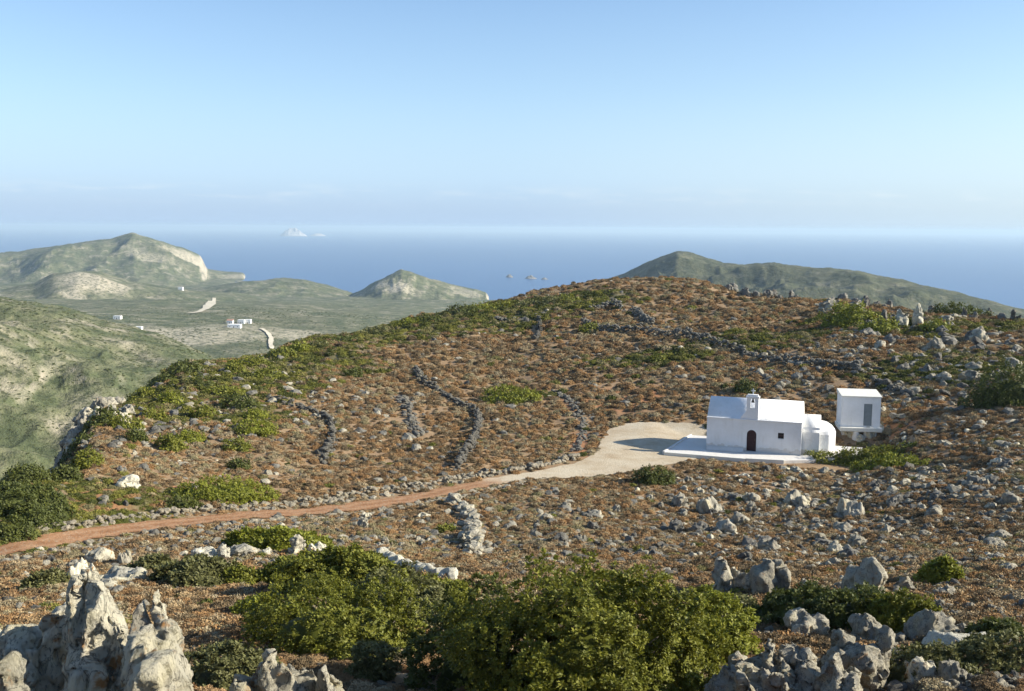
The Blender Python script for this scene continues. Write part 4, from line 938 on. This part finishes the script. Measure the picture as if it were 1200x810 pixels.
for q, n_, s0, s1 in (([(790,560),(1210,540),(1210,700),(800,665)], 1500, 4, 17), ([(880,690),(1210,690),(1210,812),(860,812)], 420, 8, 26), ([(0,650),(460,600),(560,650),(240,705)], 520, 4, 15), ([(560,570),(800,560),(800,660),(560,660)], 420, 3, 11), ([(950,352),(1200,375),(1200,540),(1040,520)], 650, 4, 13), ([(150,480),(380,430),(400,520),(150,560)], 330, 3, 10)):
    for i in range(n_):
        px, py = quad(q); d = ray(px, py); h_ = math.hypot(d[0], d[1])
        RP.append((d[0]/h_, d[1]/h_, d[2]/h_, (s0+(s1-s0)*random.random()**2.2)/F))
RP = np.array(RP); qr = np.exp(np.linspace(math.log(5), math.log(260), 900))
GX = RP[:, 0:1]*qr; GY = RP[:, 1:2]*qr; GG = RP[:, 2:3]*qr < H0(GX, GY)
ix = GG.argmax(1); ok = GG.any(1); r = qr[ix]; x = RP[:, 0]*r; y = RP[:, 1]*r; w_ = RP[:, 3]*r
ok &= keepmask(x, y); x, y, w_ = x[ok], y[ok], w_[ok]; S = np.stack([w_*RNG.uniform(.7, 1.2, len(x)), w_*.9, w_*RNG.uniform(.5, 1.1, len(x))], 1)
scatter('rubble', np.stack([x, y, H(x, y)-w_*.1], 1), S, rots(len(x), .25), crc, 'jagged grey rubble strewn among the scrub of the stony slopes', 10)
# verge stones by the track
k = RNG.integers(3, len(TR)-3, 700); o_ = RNG.choice([-1, 1], 700)*(1.6+np.abs(RNG.normal(0, .5, 700)))
x = TR[k, 0]+nrm[k, 0]*o_+RNG.normal(0, .2, 700); y = TR[k, 1]+nrm[k, 1]*o_+RNG.normal(0, .2, 700); s = RNG.uniform(.05, .24, 700)
cvs = hidden_collection('verge_kinds', [m_.copy() for m_ in st_m], [M['wallstone_pale']])
scatter('verge_stones', np.stack([x, y, H(x, y)+s*.2], 1), np.stack([s*1.3, s, s*.8], 1), rots(700, .3), cvs, 'pale loose stones along both edges of the red track', 6)
# scrub across the valley
x, y, r = pts_world(60000, -.56, .02, 290, 1700); z = HF(x, y)
ok = (RNG.uniform(size=len(x)) < np.clip(.55+1.5*fbm(x/60, y/60, o=4, s=55), .05, 1)); x, y, r, z = x[ok], y[ok], r[ok], z[ok]
s = RNG.uniform(.25, .8, len(x))*np.clip(r/500, .8, 2.0); S = np.stack([s, s, s*RNG.uniform(.4, .8, len(x))], 1)
scatter('valley_scrub', np.stack([x, y, z-.3], 1), S, rots(len(x)), cgf, 'green scrub dotting the slope across the valley', 4)

# ------------------------------------------------------------------ chapel
def C(o): return o
root = empty('chapel', (CH[0], CH[1], ZC+.02), CHR)
tag(root, 'small whitewashed chapel with a belfry over its arched brown door', 'chapel')
x0, x1, dep, hw_, rise = -3.85, 4.15, 4.4, 2.72, 1.5
# local: facade at y=0, building extends to +y ; door under belfry at x=0
def arch(xc, w, z0, z1, n=12):
    r_ = w/2; return [(xc-r_, z0), (xc+r_, z0)]+[(xc+r_*math.cos(a), z1-r_+r_*math.sin(a)) for a in np.linspace(0, math.pi, n)]
m = MB()
bm = m.bm
def facade(bm, x0, x1, z0, z1, holes, y):
    pass
# front wall is pieced round the door and window openings
dw, dh = .82, 1.92; wx, ww, wz0, wz1 = 2.45, .5, 1.32, 1.84
m.box(x0, -dw/2, 0, .45, -.5, hw_).box(dw/2, wx-ww/2, 0, .45, -.5, hw_).box(wx+ww/2, x1, 0, .45, -.5, hw_).box(wx-ww/2, wx+ww/2, 0, .45, -.5, wz0).box(wx-ww/2, wx+ww/2, 0, .45, wz1, hw_)
m.box(-dw/2, dw/2, 0, .45, -.5, 0.02)
zs = dh-dw/2
pts = [(-dw/2, zs)]+[(dw/2*math.cos(a), zs+dw/2*math.sin(a)) for a in np.linspace(math.pi, 0, 14)][1:]+[(dw/2, hw_), (-dw/2, hw_)]
m.prism(pts, 'y', 0, .45)
m.box(x0, x0+.45, .45, dep, -.5, hw_).box(x1-.45, x1, .45, dep, -.5, hw_).box(x0+.45, x1-.45, dep-.45, dep, -.5, hw_)
bmesh.ops.remove_doubles(m.bm, verts=m.bm.verts, dist=.0005)
m.build('walls', M['white'], root)
# vaulted roof
prof = [(.10, hw_+.003)]+[(dep/2+(dep/2-.10)*t, hw_+.12+rise*(1-abs(t)**1.45)) for t in np.linspace(-1, 1, 33)]+[(dep-.10, hw_+.003)]
m = MB(); m.prism(prof, 'x', x0+.003, x1-.003); o = m.build('roof', M['white'], root, 0)
for p in o.data.polygons: p.use_smooth = abs(p.normal.x) < .5
# low parapet kerb along the eave
MB().box(x0-.04, x1+.04, -.05, .16, hw_+.006, hw_+.13).build('eave', M['white'], root, .02)
# belfry
bf = MB(); bw = 1.0; bz0 = hw_+.135; bz1 = bz0+2.15
bf.box(-bw/2, -.20, .0, .42, bz0, bz1-.28).box(.20, bw/2, .0, .42, bz0, bz1-.28).box(-.20, .20, .0, .42, bz0, bz0+.95)
zs2 = bz1-.52
bf.prism([(-.20, zs2)]+[(.20*math.cos(a), zs2+.20*math.sin(a)) for a in np.linspace(math.pi, 0, 10)][1:]+[(.20, bz1-.28), (-.20, bz1-.28)], 'y', 0, .42)
bf.box(-bw/2-.07, bw/2+.07, -.07, .49, bz1-.277, bz1-.14).box(-bw/2+.05, bw/2-.05, .03, .39, bz1-.137, bz1)
bf.prism([(-1.05, bz0), (-bw/2-.003, bz0), (-bw/2-.003, bz0+.75)], 'y', .02, .40)
bo = bf.build('belfry', M['white'], root)
cr = MB(); cr.box(-.045, .045, .17, .25, bz1+.002, bz1+.50).box(-.17, -.048, .17, .25, bz1+.28, bz1+.36).box(.048, .17, .17, .25, bz1+.28, bz1+.36); cr.build('cross', M['white'], bo)
bm = bmesh.new(); zb = zs2-.02
pr_ = [(.03, .16), (.06, .14), (.085, .06), (.10, -.04), (.15, -.12), (.16, -.15)]
rings = [[bm.verts.new((q[0]*math.cos(a), .21+q[0]*math.sin(a), zb+q[1])) for a in np.linspace(0, 2*math.pi, 14, endpoint=False)] for q in pr_]
for A, B in zip(rings, rings[1:]):
    for i in range(14): bm.faces.new((A[i], A[(i+1) % 14], B[(i+1) % 14], B[i]))
bm.faces.new(rings[0]); bm.faces.new(rings[-1][::-1]); 
me = bpy.data.meshes.new('bell'); bm.to_mesh(me); bm.free(); bell = link('bell', me, M['bronze'], bo)
MB().box(-.19, .19, .18, .24, zb+.163, zb+.19).build('bell_bar', M['bronze'], bo)
# door leaf, frame, handle
d = MB(); d.prism(arch(0, dw-.02, .03, dh-.02), 'y', .20, .26); do = d.build('door', M['door'], root)
s_ = MB()
for xx in (-.27, -.09, .09, .27): s_.box(xx-.012, xx+.012, .185, .198, .05, 1.5)
s_.box(-.38, .38, .18, .197, .62, .70); s_.build('door_batten', M['door'], do)
MB().box(.25, .29, .13, .197, .95, 1.08).build('handle', M['bronze'], do)
w_ = MB(); w_.box(wx-ww/2+.002, wx+ww/2-.002, .22, .25, wz0+.002, wz1-.002); wo = w_.build('window', M['dark'], root)
f_ = MB(); f_.box(wx-.02, wx+.02, .19, .218, wz0+.002, wz1-.002).box(wx-ww/2+.002, wx-.022, .19, .218, (wz0+wz1)/2-.02, (wz0+wz1)/2+.02).box(wx+.022, wx+ww/2-.002, .19, .218, (wz0+wz1)/2-.02, (wz0+wz1)/2+.02); f_.build('frame', M['door'], wo)
# bench along the facade
MB().prism([(-.62, .02), (-.003, .02), (-.003, .30), (-.22, .27), (-.5, .10)], 'x', x0+.1, -.62).build('bench', M['white'], root)
# sanctuary block with sloping shoulders and rounded apse
sx0, sx1 = x1+.003, x1+1.45; sy0, sy1 = .55, dep-.35; sh_ = 1.95; cy = (sy0+sy1)/2; hw2 = (sy1-sy0)/2
prof = [(sy0, -.5), (sy1, -.5), (sy1, sh_)]+[(cy+hw2*.94*math.cos(a), sh_+.08+1.15*math.sin(a)**1.0) for a in np.linspace(.12, math.pi-.12, 18)]+[(sy0, sh_)]
m = MB(); m.prism(prof, 'x', sx0, sx1); o = m.build('sanctuary', M['white'], root)
for p in o.data.polygons: p.use_smooth = abs(p.normal.x) < .5 and p.normal.z > .3
bm = bmesh.new(); ra = 1.42; ax = sx1+.003; rows = []
hts = [(-.5, 1.), (1.72, 1.), (2.0, .93), (2.35, .72), (2.62, .42), (2.72, .12)]
for (z_, k) in hts: rows.append([bm.verts.new((ax+.95*ra*k*math.cos(a), cy+ra*k*math.sin(a), z_)) for a in np.linspace(-math.pi/2, math.pi/2, 6)])
for A, B in zip(rows, rows[1:]):
    for i in range(5): bm.faces.new((A[i], A[i+1], B[i+1], B[i]))
bm.faces.new(rows[-1])
bmesh.ops.recalc_face_normals(bm, faces=bm.faces)
me = bpy.data.meshes.new('apse'); bm.to_mesh(me); bm.free(); me.polygons.foreach_set('use_smooth', np.full(len(me.polygons), True)); o = link('apse', me, M['white'], root); md = o.modifiers.new('b', 'BEVEL'); md.width = .09; md.segments = 3; me.polygons.foreach_set('use_smooth', np.full(len(me.polygons), False))
# white shelter niche panel on the sanctuary's front
# terrace
t = empty('terrace', (CH[0], CH[1], ZC-.06), CHR); tag(t, 'white paved terrace with a low wall around the chapel', 'terrace')
m = MB(); m.prism([(-7.0, -2.75), (.1, -2.75), (2.9, -2.3), (5.2, -1.2), (9.2, .8), (9.2, dep+.8), (-5.9, dep+.8)], 'z', -1.2, .075); m.build('paving', M['white'], t, .03)
MB().prism([(-7.06, -2.98), (-.15, -2.98), (-.15, -2.756), (-7.03, -2.756)], 'z', -1.25, .12).build('retaining_wall', M['concrete'], t, .03)
MB().prism([(-.12, -3.0), (2.95, -2.55), (2.93, -2.32), (-.12, -2.76)], 'z', -1.25, .16).build('retaining_wall', M['concrete'], t, .03)
MB().prism([(-7.22, -2.75), (-7.006, -2.75), (-5.906, dep+.8), (-6.12, dep+.8)], 'z', -1.25, .15).build('kerb', M['white'], t, .02)

# ------------------------------------------------------------------ shed
s0 = Hs(SH[0], SH[1]); rootS = empty('shed', (SH[0], SH[1], s0), R(-9)); tag(rootS, 'small white flat roofed shed on a raised slab right of the chapel', 'shed')
W = 3.4; D = 2.6; zb = .95; ht = 2.75
dx0, dx1, dz1 = .25, .98, zb+2.15
m = MB(); m.box(-W/2, dx0, 0, .2, zb, zb+ht).box(dx1, W/2, 0, .2, zb, zb+ht).box(dx0, dx1, 0, .2, dz1, zb+ht).box(dx0, dx1, 0, .2, zb, zb+.12)
m.box(-W/2, -W/2+.2, .2, D, zb, zb+ht).box(W/2-.2, W/2, .2, D, zb, zb+ht).box(-W/2+.2, W/2-.2, D-.2, D, zb, zb+ht)
bmesh.ops.remove_doubles(m.bm, verts=m.bm.verts, dist=.0005); m.build('walls', M['white'], rootS)
MB().prism([(-.10, zb+ht+.003), (D+.08, zb+ht+.003), (D+.08, zb+ht+.36), (-.10, zb+ht+.10)], 'x', -W/2-.08, W/2+.08).build('roof', M['concrete'], rootS, .02)
dd = MB(); dd.box(dx0+.003, dx1-.003, .06, .09, zb+.123, dz1-.003); do = dd.build('door', M['grey_metal'], rootS)
lv = MB()
for i in range(15): lv.box(dx0+.07, dx1-.07, .035, .058, zb+.2+i*.128, zb+.27+i*.128)
lv.build('louvre', M['grey_metal'], do)
MB().box(-W/2+.2, W/2-.2, .55, D-.1, -1.0, zb-.383).build('plinth', M['white'], rootS)
MB().prism([(-W/2-.15, -.45), (W/2+.15, -.45), (W/2+.12, D+.1), (-W/2-.12, D+.1)], 'z', zb-.38, zb-.003).build('base_slab', M['concrete'], rootS, .06)
for xx, yy, rad in ((-.35, -.1, .24), (.55, .1, .20), (1.25, .0, .2), (-1.1, D-.4, .25), (1.2, D-.4, .25)):
    m = MB(); bmesh.ops.create_cone(m.bm, cap_ends=True, segments=12, radius1=rad*1.9, radius2=rad, depth=1.15, matrix=Matrix.Translation((xx, yy, zb-.39-.575))); m.build('pier', M['white'], rootS)
for px, py, w_, h_ in [(1000,512,14,9),(1018,510,16,10),(1030,506,12,9),(990,508,10,7),(1008,516,12,7)]:
    place_rock(random.choice(craggy), M['rock_hero'], px, py, w_, h_, label='small pale rock piled under the raised slab of the shed', group='rocks under the shed')
# white path edge between the chapel and the shed
pA = hit(972, 521); pB = hit(992, 519)

# ------------------------------------------------------------------ far white houses in the valley
M['farwhite'] = mat_plain('far_white_wall', (.8, .79, .76), .9, .3, .04, .02)
M['roofred'] = mat_plain('far_roof_tile', (.36, .20, .14), .9, .5, .1, .02)
def house(px, py, w, d, h, label, rm=900, gable=False, rz=0.):
    c = hitf(px, py, rm); rt = empty('house', (c[0], c[1], HF(np.array([c[0]]), np.array([c[1]]))[0]), rz); tag(rt, label, 'house')
    MB().box(-w/2, w/2, -d/2, d/2, -2, h).build('walls', M['farwhite'], rt)
    if gable: MB().prism([(-d/2-.3, h+.003), (d/2+.3, h+.003), (0, h+1.8)], 'x', -w/2-.3, w/2+.3).build('roof', M['roofred'], rt)
    else: MB().box(-w/2-.15, w/2+.15, -d/2-.15, d/2+.15, h+.003, h+.5).build('roof', M['farwhite'], rt)
    MB().box(-.5, .5, -d/2-.05, -d/2-.003, .1, 2.2).build('door', M['door'], rt)
    for xx in (-w*.3, w*.3): MB().box(xx-.5, xx+.5, -d/2-.05, -d/2-.003, 1.2, 2.3).build('window', M['dark'], rt)
house(275, 384, 17, 9, 4, 'long low white house in the valley, leftmost of the three beside the pale road')
house(283, 379, 9, 7, 4.5, 'white house behind the long low one in the valley')
house(291, 379, 8, 7, 5, 'white cube shaped house at the right of the three in the valley')
house(270, 379, 8, 7, 4, 'small house with a red roof left of the valley group', gable=True)
house(212, 340, 10, 8, 6, 'lone white house high on the far ridge', rm=1700)
house(138, 374, 10, 7, 4, 'white house on the slope above the green hillside', rm=800)
house(163, 387, 8, 6, 4, 'small white house lower down beside the green hillside', rm=800)

# ------------------------------------------------------------------ light
SD = Vector((math.cos(R(27))*math.cos(R(-5)), math.cos(R(27))*math.sin(R(-5)), math.sin(R(27))))
sl = bpy.data.lights.new('sun', 'SUN'); sl.energy = 4.8; sl.angle = R(.5); sl.color = (1, .93, .80)
so = bpy.data.objects.new('sun', sl); COL.objects.link(so); so.rotation_euler = SD.to_track_quat('Z', 'Y').to_euler(); so.location = SD*300
w = bpy.data.worlds.new('World'); sc.world = w; w.use_nodes = True; nt = w.node_tree; nt.nodes.clear()
sk = nt.nodes.new('ShaderNodeTexSky'); sk.sky_type = 'NISHITA'; sk.sun_disc = False; sk.sun_elevation = R(27); sk.sun_rotation = math.atan2(SD.x, SD.y)
sk.altitude = 200; sk.air_density = 1.0; sk.dust_density = .4; sk.ozone_density = 3.5
bg = nt.nodes.new('ShaderNodeBackground'); bg.inputs[1].default_value = .10; ow = nt.nodes.new('ShaderNodeOutputWorld')
tc = nt.nodes.new('ShaderNodeTexCoord'); sp = nt.nodes.new('ShaderNodeSeparateXYZ'); nt.links.new(tc.outputs['Generated'], sp.inputs[0])
def wramp(src, stops):
    o = nt.nodes.new('ShaderNodeValToRGB'); e = o.color_ramp.elements
    while len(e) < len(stops): e.new(.5)
    for i, (p, c) in enumerate(stops): e[i].position = p; e[i].color = (c, c, c, 1) if isinstance(c, (int, float)) else (*c, 1)
    nt.links.new(src, o.inputs[0]); return o.outputs[0]
def wmix(f, a, b):
    o = nt.nodes.new('ShaderNodeMix'); o.data_type = 'RGBA'; nt.links.new(f, o.inputs[0])
    for v, i in ((a, 6), (b, 7)):
        if isinstance(v, tuple): o.inputs[i].default_value = (*v, 1)
        else: nt.links.new(v, o.inputs[i])
    return o.outputs[2]
# humid air low over the sea: pale, brighter towards the sun, with a faint far cloud bank
az_ = wramp(sp.outputs['X'], [(0., 0.), (.55, 1.)])
lowc = wmix(az_, (2.5, 3.4, 4.6), (3.5, 4.3, 4.8)); hic = wmix(az_, (2.8, 3.9, 5.2), (3.7, 4.6, 5.2))
hz_ = wmix(wramp(sp.outputs['Z'], [(.018, 0.), (.05, 1.)]), lowc, hic)
mpn = nt.nodes.new('ShaderNodeMapping'); mpn.inputs['Scale'].default_value = (9, 9, 60); nt.links.new(tc.outputs['Generated'], mpn.inputs[0])
cn = nt.nodes.new('ShaderNodeTexNoise'); cn.inputs['Scale'].default_value = 2.2; cn.inputs['Detail'].default_value = 7; nt.links.new(mpn.outputs[0], cn.inputs['Vector'])
cm = nt.nodes.new('ShaderNodeMath'); cm.operation = 'MULTIPLY'; nt.links.new(wramp(cn.outputs['Fac'], [(.5, 0.), (.7, .3)]), cm.inputs[0]); nt.links.new(wramp(sp.outputs['Z'], [(.02, 0.), (.032, 1.), (.045, 0.)]), cm.inputs[1])
hz_ = wmix(cm.outputs[0], hz_, (4.6, 5.0, 5.3))
skc = wmix(wramp(sp.outputs['Z'], [(.0, 1.), (.05, .8), (.13, .3), (.26, .0)]), sk.outputs[0], hz_)
nt.links.new(skc, bg.inputs[0]); nt.links.new(bg.outputs[0], ow.inputs[0])
# haze
m = bpy.data.materials.new('haze'); m.use_nodes = True; t_ = m.node_tree; t_.nodes.clear(); oo = t_.nodes.new('ShaderNodeOutputMaterial'); pv = t_.nodes.new('ShaderNodeVolumePrincipled')
pv.inputs['Color'].default_value = (.66, .85, 1, 1); pv.inputs['Density'].default_value = 6.5e-5; pv.inputs['Anisotropy'].default_value = .1
t_.links.new(pv.outputs[0], oo.inputs['Volume'])
hz = MB().box(-62000, 62000, -62000, 62000, SEA-30, 30).build('haze', m); tag(hz, kind='stuff')

sc.view_settings.view_transform = 'Standard'; sc.view_settings.look = 'None'; sc.view_settings.exposure = 0.95; sc.view_settings.gamma = 1; sc.view_settings.use_curve_mapping = False
sc.render.engine = 'CYCLES'; sc.render.resolution_x = 1024; sc.render.resolution_y = 691
